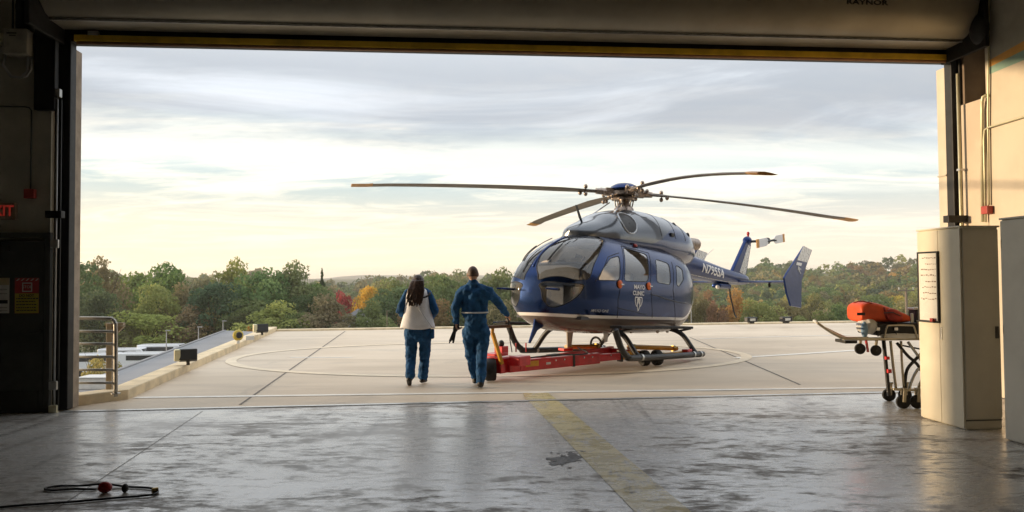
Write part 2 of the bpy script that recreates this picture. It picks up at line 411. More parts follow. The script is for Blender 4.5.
hbox('left_wall', 'back_wall_white', (-15.1, -10.9, 3.25), (.2, 22, 6.5))
hbox('back_wall', 'back_wall_white', (-3, -22, 3.25), (24.5, .2, 6.5))
hbox('roof_deck', 'ceiling_grey', (-3, -10.9, 6.62), (24.6, 22.6, .2))
rw = hbox('right_wall', 'wall_cream', (6.55, -11.25, 3.24), (.3, 21.4, 6.46))
hbox('wall_pier', 'wall_tan', (6.58, -.29, 2.08), (.36, .50, 4.15), bevel=.01)
hbox('wall_recess', 'block_wall_dark', (6.9, -.28, 5.3), (.08, .52, 2.3))
# painted bands on the right wall
def wall_sheet(name, m, px, off):
    b = B(); pts = [on_u(x, y, 6.4) for x, y in px]
    # carry the band on along the wall past the frame
    e0, e1 = pts[1] + (pts[1] - pts[0]) * 6, pts[2] + (pts[2] - pts[3]) * 6
    pts = [pts[0], e0, e1, pts[3]]
    b.quad(*[(6.4 - off, p.y, min(p.z, 6.4)) for p in pts]); return b.obj(name, m, rw)
rw_loc = wall_sheet('painted_band', 'paint_orange', ((989, 60.5), (1024, 41), (1024, 50), (989, 67.5)), .003)
wall_sheet('painted_band', 'paint_teal', ((989, 67.5), (1024, 50), (1024, 60), (989, 74.5)), .003)
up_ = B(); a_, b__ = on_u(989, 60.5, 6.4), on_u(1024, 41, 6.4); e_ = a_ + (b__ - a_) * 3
up_.quad((6.397, a_.y, a_.z), (6.397, e_.y, min(e_.z, 6.4)), (6.397, e_.y, 6.42), (6.397, a_.y, 6.42)); up_.obj('painted_band', 'paint_and_shade_grey', rw)  # upper sheet: grey paint with the header's shadow put into its colour
# right jamb block outside the door line, caught by the sun
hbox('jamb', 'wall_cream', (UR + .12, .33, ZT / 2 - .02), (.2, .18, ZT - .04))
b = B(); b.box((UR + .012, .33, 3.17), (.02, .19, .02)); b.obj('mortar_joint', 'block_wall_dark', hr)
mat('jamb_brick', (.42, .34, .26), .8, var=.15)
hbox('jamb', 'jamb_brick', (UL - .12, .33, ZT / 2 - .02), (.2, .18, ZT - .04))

# roll-up door: hood, guides, bottom bar
mat('hood_grey', (.32, .295, .235), .42, .35, var=.10, vscale=1.2)
rd = hthing('rolling_door', 'roll-up hangar door rolled into its long grey hood above the doorway', 'rolling door', 0, 0)
b = B()
prof = [(-.75, 6.36)] + [(-.72, 5.62), (-.70, 5.40), (-.64, 5.20), (-.55, 5.05), (-.42, 4.95), (-.25, 4.90), (.05, 4.895), (.05, 4.93), (-.22, 4.94), (-.40, 4.99), (-.52, 5.09), (-.60, 5.22), (-.66, 5.40), (-.68, 5.62), (-.71, 6.36)]
b.rings([[(u, v, z + .10) for v, z in prof] for u in (-6.1, 6.24)]); b.obj('hood', 'hood_grey', rd, smooth=35)
b = B(); b.bar((-6.09, -.33, 5.002), (6.23, -.33, 5.002), .02, .03); b.obj('hood_lip', 'galvanised', rd)
for u, sgn in ((-6.14, -1), (6.28, 1)):
    b = B(); b.box((u, -.3, 5.55), (.06, .92, 1.5)); b.obj('hood_end_bracket', 'black_steel', rd, bevel=.01)
b = B(); b.ell((6.27, -.62, 5.08), (.09, .16, .22)); b.obj('bearing_cover', 'black_steel', rd, smooth=True)
b = B(); b.box((.19, .06, 4.885), (12.32, .06, .085)); b.obj('bottom_bar', 'yellow_seal', rd, bevel=.008)
b = B(); b.tube([(-5.94, .06, 4.825), (6.32, .06, 4.825)], .022, 8); b.obj('rubber_seal', 'rust_seal', rd, smooth=True)
b = B(); b.box((-5.72, .03, 4.945), (.13, .05, .05)); b.obj('stop_clip', 'galvanised', rd)
for (u, wd) in ((UL - .16, .30), (UR + .09, .14)):
    b = B(); b.box((u, .17, 2.45), (wd, .16, 4.9)); b.obj('guide', 'black_steel', rd, bevel=.01)
    b = B(); b.box((u + (-.1 if u < 0 else .04), .07, 2.45), (.02, .04, 4.9)); b.obj('guide_angle', 'dark_steel', rd)
txt = text_mesh('RAYNOR', .088, .003, .003, 0, 1.08)
mat('print_black', (.02, .018, .016), .6)
q = on_v(866, 3.2, -.73)
put_text('brand_lettering', txt, MATS['print_black'], Matrix.Translation((q.x, -.755, q.z)) @ Matrix.Rotation(R(90), 4, 'X') @ Matrix.Scale(1.55, 4, (1, 0, 0)), rd)

# ------------------------------------------------------------------ left side fittings
VW = -.005
def lw(x, y): return on_v(x, y, -.02)
pd_ = hthing('personnel_door', 'dark personnel door with posted warning signs left of the doorway', 'door', lw(20, 410).x, -.01)
ox = lw(20, 410).x
x1 = lw(53, 300).x - ox; zt = lw(30, 238).z
mat('door_black', (.055, .055, .048), .45, var=.15); mat('frame_dark', (.05, .05, .042), .5)
b = B(); b.box((x1 - .09 - .48, -.03, zt / 2 - .02), (.96, .05, zt - .05)); b.obj('door_leaf', 'door_black', pd_, bevel=.006)
b = B(); b.box((x1 - .045, -.035, zt / 2), (.07, .07, zt)); b.box((x1 - .52, -.035, zt + .035), (1.02, .07, .07)); b.obj('door_frame', 'frame_dark', pd_, bevel=.005)
b = B(); b.box((x1 - .57, -.062, .16), (.86, .008, .26)); b.obj('kick_plate', 'dark_steel', pd_)
hz = lw(43, 331); b = B(); b.tube([(hz.x - ox, -.05, hz.z), (hz.x - ox, -.11, hz.z), (hz.x - ox - .11, -.115, hz.z - .01)], .011, 8); b.cyl((hz.x - ox, -.056, hz.z), (hz.x - ox, -.066, hz.z), .03); b.obj('door_handle', 'dark_steel', pd_, smooth=40)
b = B(); c = lw(4, 249); b.box((c.x - ox - .03, -.07, c.z), (.26, .03, .07)); b.obj('door_closer', 'dark_steel', pd_, bevel=.006)
mat('sign_red', (.42, .05, .045), .5, var=.05); mat('sign_yellow', (.50, .40, .05), .5, var=.05); mat('sign_white', (.6, .58, .52), .5, var=.05); mat('sign_tan', (.45, .36, .2), .5, var=.05)
def sheet(px0, py0, px1, py1, y, name, m, par, o):
    a, c = lw(px0, py0), lw(px1, py1); b = B(); b.box(((a.x + c.x) / 2 - o, y, (a.z + c.z) / 2), (abs(c.x - a.x), .004, abs(a.z - c.z))); return b.obj(name, m, par), (a, c)
def lines(par, o, px0, px1, ys, y, m, h=.008, wob=True):
    for yy in ys:
        a, c = lw(px0, yy), lw(px1, yy); b = B(); n = 5; tot = c.x - a.x; x = a.x + tot * rng.uniform(.0, .08)
        while x < c.x - .02:
            L = rng.uniform(.016, .04); b.box((min(x + L / 2, c.x) - o, y, a.z), (L, .002, h)); x += L + .008
        b.obj('printed_line', m, par)
s = thing('warning_sign', 'red and yellow warning sign with square stop emblem on dark door', 'sign', hpt(lw(29, 295).x, -.07, lw(29, 295).z), HA)
so = lw(29, 295)
def srect(px0, py0, px1, py1, y, name, m, par, o3):
    a, c = lw(px0, py0), lw(px1, py1); b = B(); b.box(((a.x + c.x) / 2 - o3.x, y, (a.z + c.z) / 2 - o3.z), (abs(c.x - a.x), .003, abs(a.z - c.z))); return b.obj(name, m, par)
srect(17.2, 278, 40.8, 313, 0, 'plate', 'sign_red', s, so)
srect(17.4, 293.4, 40.6, 312.8, -.003, 'yellow_panel', 'sign_yellow', s, so)
for k_ in range(5):
    a = lw(18.4 + k_ * 4.7, 280.8); c = lw(21 + k_ * 4.7, 278.6); b = B()
    b.prism([(a.x - so.x, -.003, a.z - so.z), (a.x - so.x + .017, -.003, a.z - so.z), (c.x - so.x + .017, -.003, c.z - so.z), (c.x - so.x, -.003, c.z - so.z)], (0, -.002, 0)); b.obj('hazard_dash', 'sign_white', s)
for (x0, y0, x1_, y1_) in ((24.6, 282.6, 34.4, 283.6), (24.6, 290.8, 34.4, 291.8), (24.6, 283.6, 25.5, 290.8), (33.5, 283.6, 34.4, 290.8)): srect(x0, y0, x1_, y1_, -.004, 'emblem_bar', 'sign_white', s, so)
put_text('lettering', text_mesh('STOP', .05, .001), MATS['sign_white'], Matrix.Translation((lw(29.5, 287).x - so.x, -.004, lw(29.5, 287).z - so.z)) @ Matrix.Rotation(R(90), 4, 'X'), s)
put_text('lettering', text_mesh('DO NOT', .045, .001, .001), MATS['print_black'], Matrix.Translation((lw(29, 295.6).x - so.x, -.006, lw(29, 295.6).z - so.z)) @ Matrix.Rotation(R(90), 4, 'X'), s)
for yy in (298.5, 301.5, 304.5, 307.5, 310.3):
    a, c = lw(18.8, yy), lw(39.2, yy); b = B(); x = a.x
    while x < c.x - .01:
        L = rng.uniform(.012, .035); b.box((x + L / 2 - so.x, -.006, a.z - so.z), (L, .002, .014)); x += L + .009
    b.obj('printed_line', 'print_black', s)
so = lw(2, 295); s = thing('notice', 'faded cream notice with yellow top taped to dark door', 'notice', hpt(so.x, -.07, so.z), HA)
srect(-14, 278, 11.4, 313, 0, 'paper', 'sign_white', s, so); srect(-14, 278, 11.4, 285, -.003, 'yellow_header', 'sign_tan', s, so)
srect(0, 300, 10, 303.4, -.003, 'printed_line', 'print_black', s, so)
for yy in (289, 293, 307, 310): srect(-12, yy, 9.5, yy + 1, -.003, 'printed_line', 'paint_and_shade_grey', s, so)
so = lw(6, 211.5); s = thing('exit_sign', 'red lettered EXIT sign on the wall above the dark door', 'exit sign', hpt(so.x, -.0, so.z), HA)
mat('exit_face', (.30, .20, .13), .5); mat('exit_red', (.55, .045, .03), .45, emit=.10)
a, c = lw(-13, 203), lw(17.5, 220); b = B(); b.box(((a.x + c.x) / 2 - so.x, -.04, (a.z + c.z) / 2 - so.z), (c.x - a.x, .06, a.z - c.z)); b.obj('housing', 'exit_face', s, bevel=.008)
put_text('lettering', text_mesh('EXIT', .19, .002, .004), MATS['exit_red'], Matrix.Translation(((a.x + c.x) / 2 - so.x, -.073, (a.z + c.z) / 2 - so.z)) @ Matrix.Rotation(R(90), 4, 'X') @ Matrix.Scale(.85, 4, (1, 0, 0)), s)
so = lw(31, 194); s = thing('fire_alarm_box', 'small red alarm box with thin conduit beside the EXIT sign', 'alarm box', hpt(so.x, 0, so.z), HA)
b = B(); b.box((0, -.04, 0), (.13, .07, .12)); b.obj('box', 'red_box', s, bevel=.008)
e = lw(31, 107); b = B(); b.tube([(0, -.03, .06), (0, -.03, e.z - so.z - .05), (-.03, -.03, e.z - so.z - .01), (-.08, -.03, e.z - so.z), (-.6, -.03, e.z - so.z)], .010, 8); b.obj('conduit', 'frame_dark', s, smooth=True)
# door operator
so = lw(24, 46); s = thing('door_operator', 'boxy grey door operator with looped conduit high on left wall', 'door operator', hpt(so.x, 0, so.z), HA)
mat('operator_grey', (.42, .39, .31), .5, var=.15); mat('operator_label', (.10, .09, .07), .5)
b = B(); b.box((0, -.12, 0), (.30, .22, .33)); b.obj('housing', 'operator_grey', s, bevel=.015)
b = B(); b.box((-.04, -.233, .10), (.12, .004, .02)); b.box((-.03, -.233, .07), (.08, .004, .015)); b.obj('label', 'operator_label', s)
b = B(); b.tube([(-.17, -.1, -.10), (-.20, -.11, -.28), (-.10, -.12, -.43), (.02, -.12, -.44), (.10, -.12, -.36), (.11, -.12, -.17)], .018, 8); b.tube([(-.0, -.12, -.45), (.10, -.13, -.42), (.145, -.12, -.33), (.15, -.12, -.17)], .014, 8); b.obj('flexible_conduit', 'galvanised', s, smooth=True)
b = B(); b.box((-.28, -.12, .05), (.26, .16, .13)); b.obj('motor', 'conduit_cream', s, bevel=.02)
b = B(); b.cyl((.03, -.12, .16), (.03, -.12, .55), .075); b.cyl((.03, -.12, .44), (.03, -.12, .50), .08); b.obj('brake_drum', 'black_steel', s, smooth=40)
for dx in (-.30, -.12): b = B(); b.cyl((dx, -.06, .12), (dx, -.06, 1.2), .012); b.obj('conduit', 'frame_dark', s, smooth=40)
b = B(); b.box((.30, -.06, -.1), (.26, .1, 1.5)); b.obj('mounting_plate', 'black_steel', s, bevel=.01)
# pale conduit beside the left guide
so = lw(56, 412); s = thing('conduit_run', 'pale vertical conduit with clamps beside the left door guide', 'conduit', hpt(so.x, 0, 0), HA)
b = B(); zt = lw(56, 100).z; b.tube([(0, -.07, .02), (0, -.07, zt)], .014, 10); b.obj('pipe', 'galvanised', s, smooth=True)
b = B(); b.tube([(.04, -.05, .02), (.04, -.05, zt)], .011, 8); b.obj('pipe', 'dark_steel', s, smooth=True)
for y, m in ((244, 'galvanised'), (385, 'galvanised'), (409, 'conduit_cream'), (94, 'galvanised')):
    zz = lw(54, y).z; b = B(); b.box((-.01, -.06, zz), (.10, .07, .11)); b.obj('clamp', m, s, bevel=.008)
zz = lw(54, 215).z; b = B(); b.box((0, -.10, zz), (.2, .1, .09)); b.obj('bracket', 'black_steel', s, bevel=.006)

# ------------------------------------------------------------------ right side fittings
def ru(x, y, off=0.0): return on_u(x, y, 6.4 - off)
s = thing('conduit_run', 'cream bent conduits with red junction box on the sunlit wall', 'conduit', hpt(6.4, -.6, 0), HA)
def rl(x, y, off): p = ru(x, y, off); return (p.x - 6.4, p.y + .6, p.z)
b = B(); b.tube([rl(982.5, 222, .04), rl(982, 110, .04), rl(982, 102, .05), rl(983, 97, .06), rl(986, 95, .03), rl(990, 96, -.01)], .022, 10); b.obj('pipe', 'conduit_cream', s, smooth=True)
b = B(); b.tube([rl(985.5, 222, .04), rl(984.5, 170, .04), rl(983.8, 140, .04), rl(984.6, 130, .04), rl(988, 127.5, .04), rl(1023, 117, .03), rl(1060, 106, .03)], .013, 8); b.obj('pipe', 'conduit_cream', s, smooth=True)
b = B(); b.tube([rl(989, 205, .03), rl(988, 120, .03), rl(988.5, 60, .03), rl(988.5, 20, .03), rl(988.5, -20, .03)], .014, 8); b.obj('pipe', 'conduit_cream', s, smooth=True)
b = B(); p = rl(987, 210, .05); b.box(p, (.09, .12, .11)); b.obj('junction_box', 'red_box', s, bevel=.006)
s = thing('conduit_run', 'straight cream pipe beside the right door guide', 'conduit', hpt(6.36, -.1, 0), HA)
b = B(); zt = ru(963, 60).z - .2; b.cyl((-.04, .0, .05), (-.04, .0, zt), .022); b.obj('pipe', 'conduit_cream', s, smooth=True)
for zz in (1.2, 3.2): b = B(); b.box((-.03, 0, zz), (.08, .06, .03)); b.obj('clamp', 'galvanised', s)
so = on_v(957, 219, -.08); b = B(HM); b.box((so.x, -.07, so.z), (.33, .12, .10)); tag(b.obj('guide_bracket', 'black_steel', None, bevel=.006), 'black steel bracket across the right door guide above cabinet', 'bracket')

# cabinets
mat('cabinet_cream', (.76, .70, .55), .45, .05, var=.05, vscale=2)
mat('cabinet_grey', (.70, .67, .58), .45, .05, var=.05, vscale=2)
mat('cabinet_seam', (.12, .11, .09), .6)
mat('whiteboard', (.78, .76, .70), .25, var=.04); mat('ink_red', (.5, .06, .05), .5); mat('ink_brown', (.22, .14, .10), .6)
def cabinet(label, pfl, pfr, pbk, ztop, m, board):
    a, c, d = h_of(gp(*pfl)), h_of(gp(*pfr)), h_of(gp(*pbk))
    u0, v0, u1, v1 = a.x, a.y, c.x, d.y
    if board: v1 = on_u(921.5, 419, u0).y
    else: u0, v1 = d.x, d.y; v0 = v1 - .9; u1 = u0 + .5
    du, dv = u1 - u0, v1 - v0
    t = hthing('storage_cabinet', label, 'cabinet', (u0 + u1) / 2, (v0 + v1) / 2); z = ztop
    b = B(); b.box((0, 0, z / 2), (du - .03, dv - .0, z - .004)); b.obj('carcass', m, t, bevel=.006)
    for sgn in (-1, 1):                                         # two doors on the side towards the bay
        b = B(); b.box((-du / 2 + .0045, sgn * dv / 4, z / 2), (.021, dv / 2 - .006, z - .03)); dr = b.obj('door', m, t, bevel=.004)
    b = B(); b.box((.0, -dv / 2 - .006, z / 2 + .05), (du - .034, .012, z - .15)); b.obj('side_panel', m, t, bevel=.004)
    b = B(); b.box((0, 0, z + .006), (du + .02, dv + .02, .02)); b.obj('top_panel', m, t, bevel=.005)
    b = B(); b.box((du / 2 - .06, -dv / 2 - .018, 1.05), (.035, .02, .13)); b.obj('latch', 'cabinet_seam', t, bevel=.004)
    b = B(); b.box((0, -dv / 2 - .002, .10), (du - .034, .012, .012)); b.obj('plinth_line', 'cabinet_seam', t)
    for zz in (.25, z / 2, z - .25): b = B(); b.cyl((-du / 2 - .002, dv / 2 - .012, zz - .04), (-du / 2 - .002, dv / 2 - .012, zz + .04), .008, n=8); b.obj('hinge', m, t, smooth=40)
    b = B(); b.box((-du / 2 - .010, -.035, 1.02), (.012, .022, .14)); b.obj('handle', 'galvanised', t, bevel=.004)
    return t, (u0, v0, u1, v1)
cabinet_t, cb_ = cabinet('tall cream metal cabinet with whiteboard on its side beside the stretcher', (965, 430), (1004, 429), (926, 420.5), 2.20, 'cabinet_cream', True)
cab2, _ = cabinet('grey metal cabinet cut off by the right edge of the photo', (1049, 462), (1110, 462), (1006, 440), 2.24, 'cabinet_grey', False)
# whiteboard hung on the cabinet
uf = cb_[0] - .008
def cu_(x, y): return on_u(x, y, uf)
p00, p11 = cu_(919, 253), cu_(940, 322); cy_, cz_ = (p00.y + p11.y) / 2, (p00.z + p11.z) / 2; dy_, dz_ = abs(p11.y - p00.y), abs(p00.z - p11.z)
dy_ = min(dy_, .42); cy_ = p11.y + dy_ / 2
wb = thing('whiteboard', 'small whiteboard with handwriting hung on the tall cream cabinet', 'whiteboard', hpt(uf - .01, cy_, cz_), HA)
b = B(); b.box((0, 0, 0), (.012, dy_, dz_)); b.obj('panel', 'whiteboard', wb)
b = B()
for sg in (-1, 1): b.box((-.002, sg * dy_ / 2, 0), (.026, .02, dz_ + .02)); b.box((-.002, 0, sg * dz_ / 2), (.025, dy_, .02))
b.obj('frame', 'black_steel', wb, bevel=.004)
b = B(); b.box((-.03, 0, -dz_ / 2 - .005), (.05, dy_ * .9, .012)); b.obj('pen_tray', 'dark_steel', wb)
b = B(); b.box((-.035, -dy_ * .30, -dz_ / 2 + .02), (.03, .05, .04)); b.obj('eraser', 'ink_red', wb, bevel=.004)
for k_ in range(8):
    b = B(); zz = dz_ * (.42 - k_ * .085); y = -dy_ * .42
    while y < dy_ * rng.uniform(.1, .42):
        L = rng.uniform(.012, .04); b.box((-.0075, y + L / 2, zz + rng.uniform(-.006, .006)), (.001, L, rng.uniform(.006, .014))); y += L + .012
    if b.v: b.obj('handwriting', 'ink_brown', wb)

# cable on the floor
mat('cable_black', (.012, .012, .012), .5); mat('plug_red', (.45, .03, .03), .4); mat('brass', (.45, .3, .08), .35, .8)
cd = thing('air_hose', 'coiled black hose with red coupling lying on the wet floor', 'hose', floor_pt(100, 492))
o = floor_pt(100, 492)
def fl(x, y, z=.012): p = floor_pt(x, y) - o; return (p.x, p.y, z)
def smooth_path(p, n=8):
    p = [Vector(q) for q in p]; out = []
    for i in range(len(p) - 1):
        a, b_, c, d = p[max(i - 1, 0)], p[i], p[i + 1], p[min(i + 2, len(p) - 1)]
        for k in range(n):
            t = k / n; out.append(.5 * ((2 * b_) + (c - a) * t + (2 * a - 5 * b_ + 4 * c - d) * t * t + (3 * b_ - a - 3 * c + d) * t ** 3))
    return out + [p[-1]]
b = B(); b.tube(smooth_path([fl(-30, 512), fl(20, 507), fl(70, 503.5), fl(115, 499.5), fl(150, 496.5), fl(158, 493), fl(150, 489.5), fl(125, 488), fl(105, 487.6, .03), fl(80, 487.2), fl(58, 487.5), fl(45, 490), fl(52, 491.8), fl(75, 490.6), fl(96, 491)]), .009, 8); b.obj('hose', 'cable_black', cd, smooth=True)
b = B(); b.ell(fl(105, 493, .045), (.055, .04, .045)); b.obj('coupling', 'plug_red', cd, smooth=True)
b = B(); b.ell(fl(125, 492.5, .035), (.025, .03, .035)); b.obj('connector', 'cable_black', cd, smooth=True)
b = B(); b.cyl(fl(152, 493.5, .02), fl(158, 492.5, .02), .022); b.obj('fitting', 'brass', cd, smooth=40)
# ------------------------------------------------------------------ helicopter
TH, PT = R(50), R(3.3)                        # heading and nose-up attitude on the towing cart
FWD = Vector((-math.cos(TH), -math.sin(TH), 0)); PRT = Vector((math.sin(TH), -math.cos(TH), 0))
HUBW = Vector((2.33, 15.36, 3.45)); HUBZ = 3.36
_rot = Matrix((FWD, PRT, Vector((0, 0, 1)))).transposed().to_4x4() @ Matrix.Rotation(-PT, 4, 'Y')
LM = Matrix.Translation(HUBW - (_rot @ Vector((0, 0, HUBZ)))) @ _rot
LI = LM.inverted(); LMn = np.array(LM); LIn = np.array(LI)
heli = thing('helicopter', 'dark blue and silver helicopter sitting on a red towing cart', 'helicopter')
heli.matrix_world = LM
def l_plane(x, y, axis, val):                 # pixel -> helicopter-local point on a plane
    o = LI @ Vector(_C); d = LI @ Vector(_C + ray(x, y)) - o
    return o + d * ((val - o[axis]) / d[axis])

# paints
def heli_paint():
    m = bpy.data.materials.new('helicopter_paint'); m.use_nodes = True; k = N(m.node_tree); b = m.node_tree.nodes['Principled BSDF']
    tc = k.n('ShaderNodeTexCoord').outputs['Object']; sp = k.n('ShaderNodeSeparateXYZ'); k.l(tc, sp.inputs[0]); x, y, z = sp.outputs
    # cheat line sweeps up towards the tail
    aft = k.m('MAXIMUM', k.m('SUBTRACT', -.9, x), 0); f = k.m('ADD', k.m('MULTIPLY', k.m('MULTIPLY', aft, aft), .95), .745)
    fr = k.m('MAXIMUM', k.m('SUBTRACT', x, 2.2), 0); f = k.m('ADD', f, k.m('MULTIPLY', k.m('MULTIPLY', fr, fr), .03))
    dz = k.m('SUBTRACT', z, f)
    nz = k.noise(tc, 2.5, 4)
    blue = k.mix(nz, (.005, .022, .088), (.007, .028, .108))
    c = k.mix(k.sm(dz, .050, .054), (.86, .86, .86), blue)
    c = k.mix(k.sm(dz, -.004, .0), (.13, .105, .095), c); dm = k.sm(dz, .050, .054)  # silver belly browned: underside shade and pad reflection put into its colour
    k.l(c, b.inputs['Base Color'])
    b.inputs['Roughness'].default_value = .22; k.l(k.m('MULTIPLY', dm, .85), b.inputs['Metallic']); b.inputs['Coat Weight'].default_value = .30; b.inputs['Coat Roughness'].default_value = .04
    bn = k.n('ShaderNodeBump'); bn.inputs['Strength'].default_value = .06; bn.inputs['Distance'].default_value = .02
    k.l(k.noise(tc, 3.2, 3), bn.inputs['Height']); k.l(bn.outputs[0], b.inputs['Normal']); k.l(bn.outputs[0], b.inputs['Coat Normal'])
    return m
PAINT = heli_paint()
def cowl_paint():
    m = bpy.data.materials.new('cowling_paint'); m.use_nodes = True; k = N(m.node_tree); b = m.node_tree.nodes['Principled BSDF']
    tc = k.n('ShaderNodeTexCoord').outputs['Object']; sp = k.n('ShaderNodeSeparateXYZ'); k.l(tc, sp.inputs[0]); x, y, z = sp.outputs
    line = k.m('ADD', 2.26, k.m('MULTIPLY', k.sm(k.m('MULTIPLY', x, -1), .0, 1.2), .42))
    c = k.mix(k.sm(k.m('SUBTRACT', z, line), -.006, .006), (.007, .028, .11), k.mix(k.noise(tc, 4, 4), (.125, .14, .165), (.09, .105, .125)))
    k.l(c, b.inputs['Base Color']); b.inputs['Roughness'].default_value = .24; b.inputs['Metallic'].default_value = .55; b.inputs['Coat Weight'].default_value = .8; b.inputs['Coat Roughness'].default_value = .05
    return m
COWL = cowl_paint()
mat('heli_blue', (.007, .030, .135), .32, .6, var=.1, coat=.15, spec=.3)
mat('heli_silver', (.42, .44, .47), .28, .5, var=.1, coat=.6)
mat('heli_dark_grey', (.035, .037, .04), .45, .2)
mat('heli_black', (.014, .014, .015), .45, var=.2)
mat('seal_black', (.012, .012, .012), .6)
mat('cabin_liner', (.78, .75, .69), .75, var=.06)
mat('cabin_dark', (.07, .08, .10), .7)
mat('seat_leather', (.50, .44, .36), .6, var=.1)
mat('blade_composite', (.15, .125, .10), .5, .1, var=.15, vscale=2)
mat('blade_tip', (.55, .27, .06), .5)
mat('hub_metal', (.40, .33, .28), .35, .8, var=.25, vscale=20)
mat('steel_bright', (.62, .62, .62), .25, .9)
mat('heli_orange', (.75, .14, .02), .5, var=.08)
mat('heli_white', (.74, .74, .74), .45, var=.04)
mat('beacon_red', (.45, .02, .02), .2)
mat('step_tread', (.03, .03, .032), .85, var=.2, bump=.4, bscale=90)
def glass_mat(name, tint, rough=.0, refl=1.0):
    m = bpy.data.materials.new(name); m.use_nodes = True; k = N(m.node_tree); t = m.node_tree; t.nodes.remove(t.nodes['Principled BSDF'])
    tr = k.n('ShaderNodeBsdfTransparent'); tr.inputs[0].default_value = tint + (1,)
    gl = k.n('ShaderNodeBsdfGlossy'); gl.inputs['Roughness'].default_value = rough; gl.inputs[0].default_value = (.95, .95, .95, 1)
    fr = k.n('ShaderNodeFresnel'); fr.inputs[0].default_value = 1.5
    mx = k.n('ShaderNodeMixShader'); k.l(k.m('MULTIPLY', fr.outputs[0], 1.6 * refl, clamp=True), mx.inputs[0]); k.l(tr.outputs[0], mx.inputs[1]); k.l(gl.outputs[0], mx.inputs[2])
    k.l(mx.outputs[0], t.nodes['Material Output'].inputs[0]); MATS[name] = m
    return m
glass_mat('windscreen_glass', (.92, .93, .94)); glass_mat('tinted_glass', (.86, .86, .85), refl=1.5)

# fuselage surface: stations x, half width, belly z, roof z, z of the widest line, roof exponent, belly exponent
ST = np.array([
    [3.020, 0.000, 1.200, 1.200, 1.200, 2.000, 2.000],
    [3.005, 0.260, 0.970, 1.430, 1.200, 2.000, 2.000],
    [2.950, 0.470, 0.790, 1.620, 1.200, 2.000, 2.000],
    [2.820, 0.630, 0.660, 1.790, 1.200, 2.100, 2.100],
    [2.620, 0.745, 0.585, 1.950, 1.220, 2.100, 2.300],
    [2.360, 0.825, 0.515, 2.090, 1.240, 2.100, 2.600],
    [2.060, 0.880, 0.485, 2.210, 1.250, 2.120, 2.900],
    [1.750, 0.915, 0.475, 2.305, 1.250, 2.120, 3.200],
    [1.400, 0.930, 0.450, 2.370, 1.240, 2.120, 3.400],
    [1.000, 0.940, 0.450, 2.400, 1.220, 2.120, 3.500],
    [0.000, 0.940, 0.450, 2.410, 1.200, 2.120, 3.500],
    [-0.800, 0.930, 0.460, 2.390, 1.200, 2.120, 3.400],
    [-1.150, 0.900, 0.490, 2.340, 1.220, 2.120, 3.200],
    [-1.500, 0.820, 0.620, 2.260, 1.280, 2.120, 2.900],
    [-1.800, 0.690, 0.780, 2.160, 1.380, 2.120, 2.600],
    [-2.080, 0.520, 1.000, 2.050, 1.520, 2.120, 2.400],
    [-2.300, 0.330, 1.250, 1.980, 1.660, 2.400, 2.200],
    [-2.410, 0.120, 1.500, 1.900, 1.760, 2.200, 2.000],
    [-2.440, 0.000, 1.740, 1.740, 1.740, 2.000, 2.000]])
def loft_fn(ST):
    ds = np.linalg.norm(np.diff(ST[:, [0, 1, 3]], axis=0), axis=1) + 1e-3; s = np.concatenate([[0], np.cumsum(ds)]); s /= s[-1]
    n = len(s); h = np.diff(s)
    def tang(y):                              # monotone cubic tangents
        d = np.diff(y) / h; m = np.zeros(n); m[0], m[-1] = d[0], d[-1]
        for i in range(1, n - 1):
            if d[i - 1] * d[i] > 0: m[i] = 2 * d[i - 1] * d[i] / (d[i - 1] + d[i])
        return m
    Ms = [tang(ST[:, c]) for c in range(ST.shape[1])]
    def val(a, c):
        i = np.clip(np.searchsorted(s, a, 'right') - 1, 0, n - 2); t = (a - s[i]) / h[i]; y, m = ST[:, c], Ms[c]
        return (2 * t**3 - 3 * t**2 + 1) * y[i] + (t**3 - 2 * t**2 + t) * h[i] * m[i] + (-2 * t**3 + 3 * t**2) * y[i + 1] + (t**3 - t**2) * h[i] * m[i + 1]
    def surf(a, th):                          # th 0 belly .. pi roof on the port side
        a = np.clip(np.asarray(a, float), 0, 1); th = np.asarray(th, float)
        x, wd, zb, zt, zm, nt_, nb_ = [val(a, c) for c in range(7)]
        sn, cs = np.sin(th), np.cos(th); lo = cs > 0
        e = 2 / np.where(lo, nb_, nt_)
        y = wd * np.sign(sn) * np.abs(sn) ** e
        z = zm - np.sign(cs) * np.abs(cs) ** e * np.where(lo, zm - zb, zt - zm)
        return np.stack([x, y, z], -1)
    return surf
SURF = loft_fn(ST)
def surf_n(a, th, surf=SURF):
    e = 1e-3; a0, a1 = np.clip(a - e, 0, 1), np.clip(a + e, 0, 1)
    n = np.cross(surf(a1, th) - surf(a0, th), surf(a, th + e) - surf(a, th - e))
    L = np.linalg.norm(n, axis=-1, keepdims=True); n = n / np.maximum(L, 1e-12)
    c = surf(a, np.full_like(th, 0)) * .5 + surf(a, np.full_like(th, math.pi)) * .5
    p = surf(a, th); fl_ = np.sign(np.sum(n * (p - (c + np.array([-.0, 0, 0]))), -1, keepdims=True)); fl_[fl_ == 0] = 1
    return n * fl_
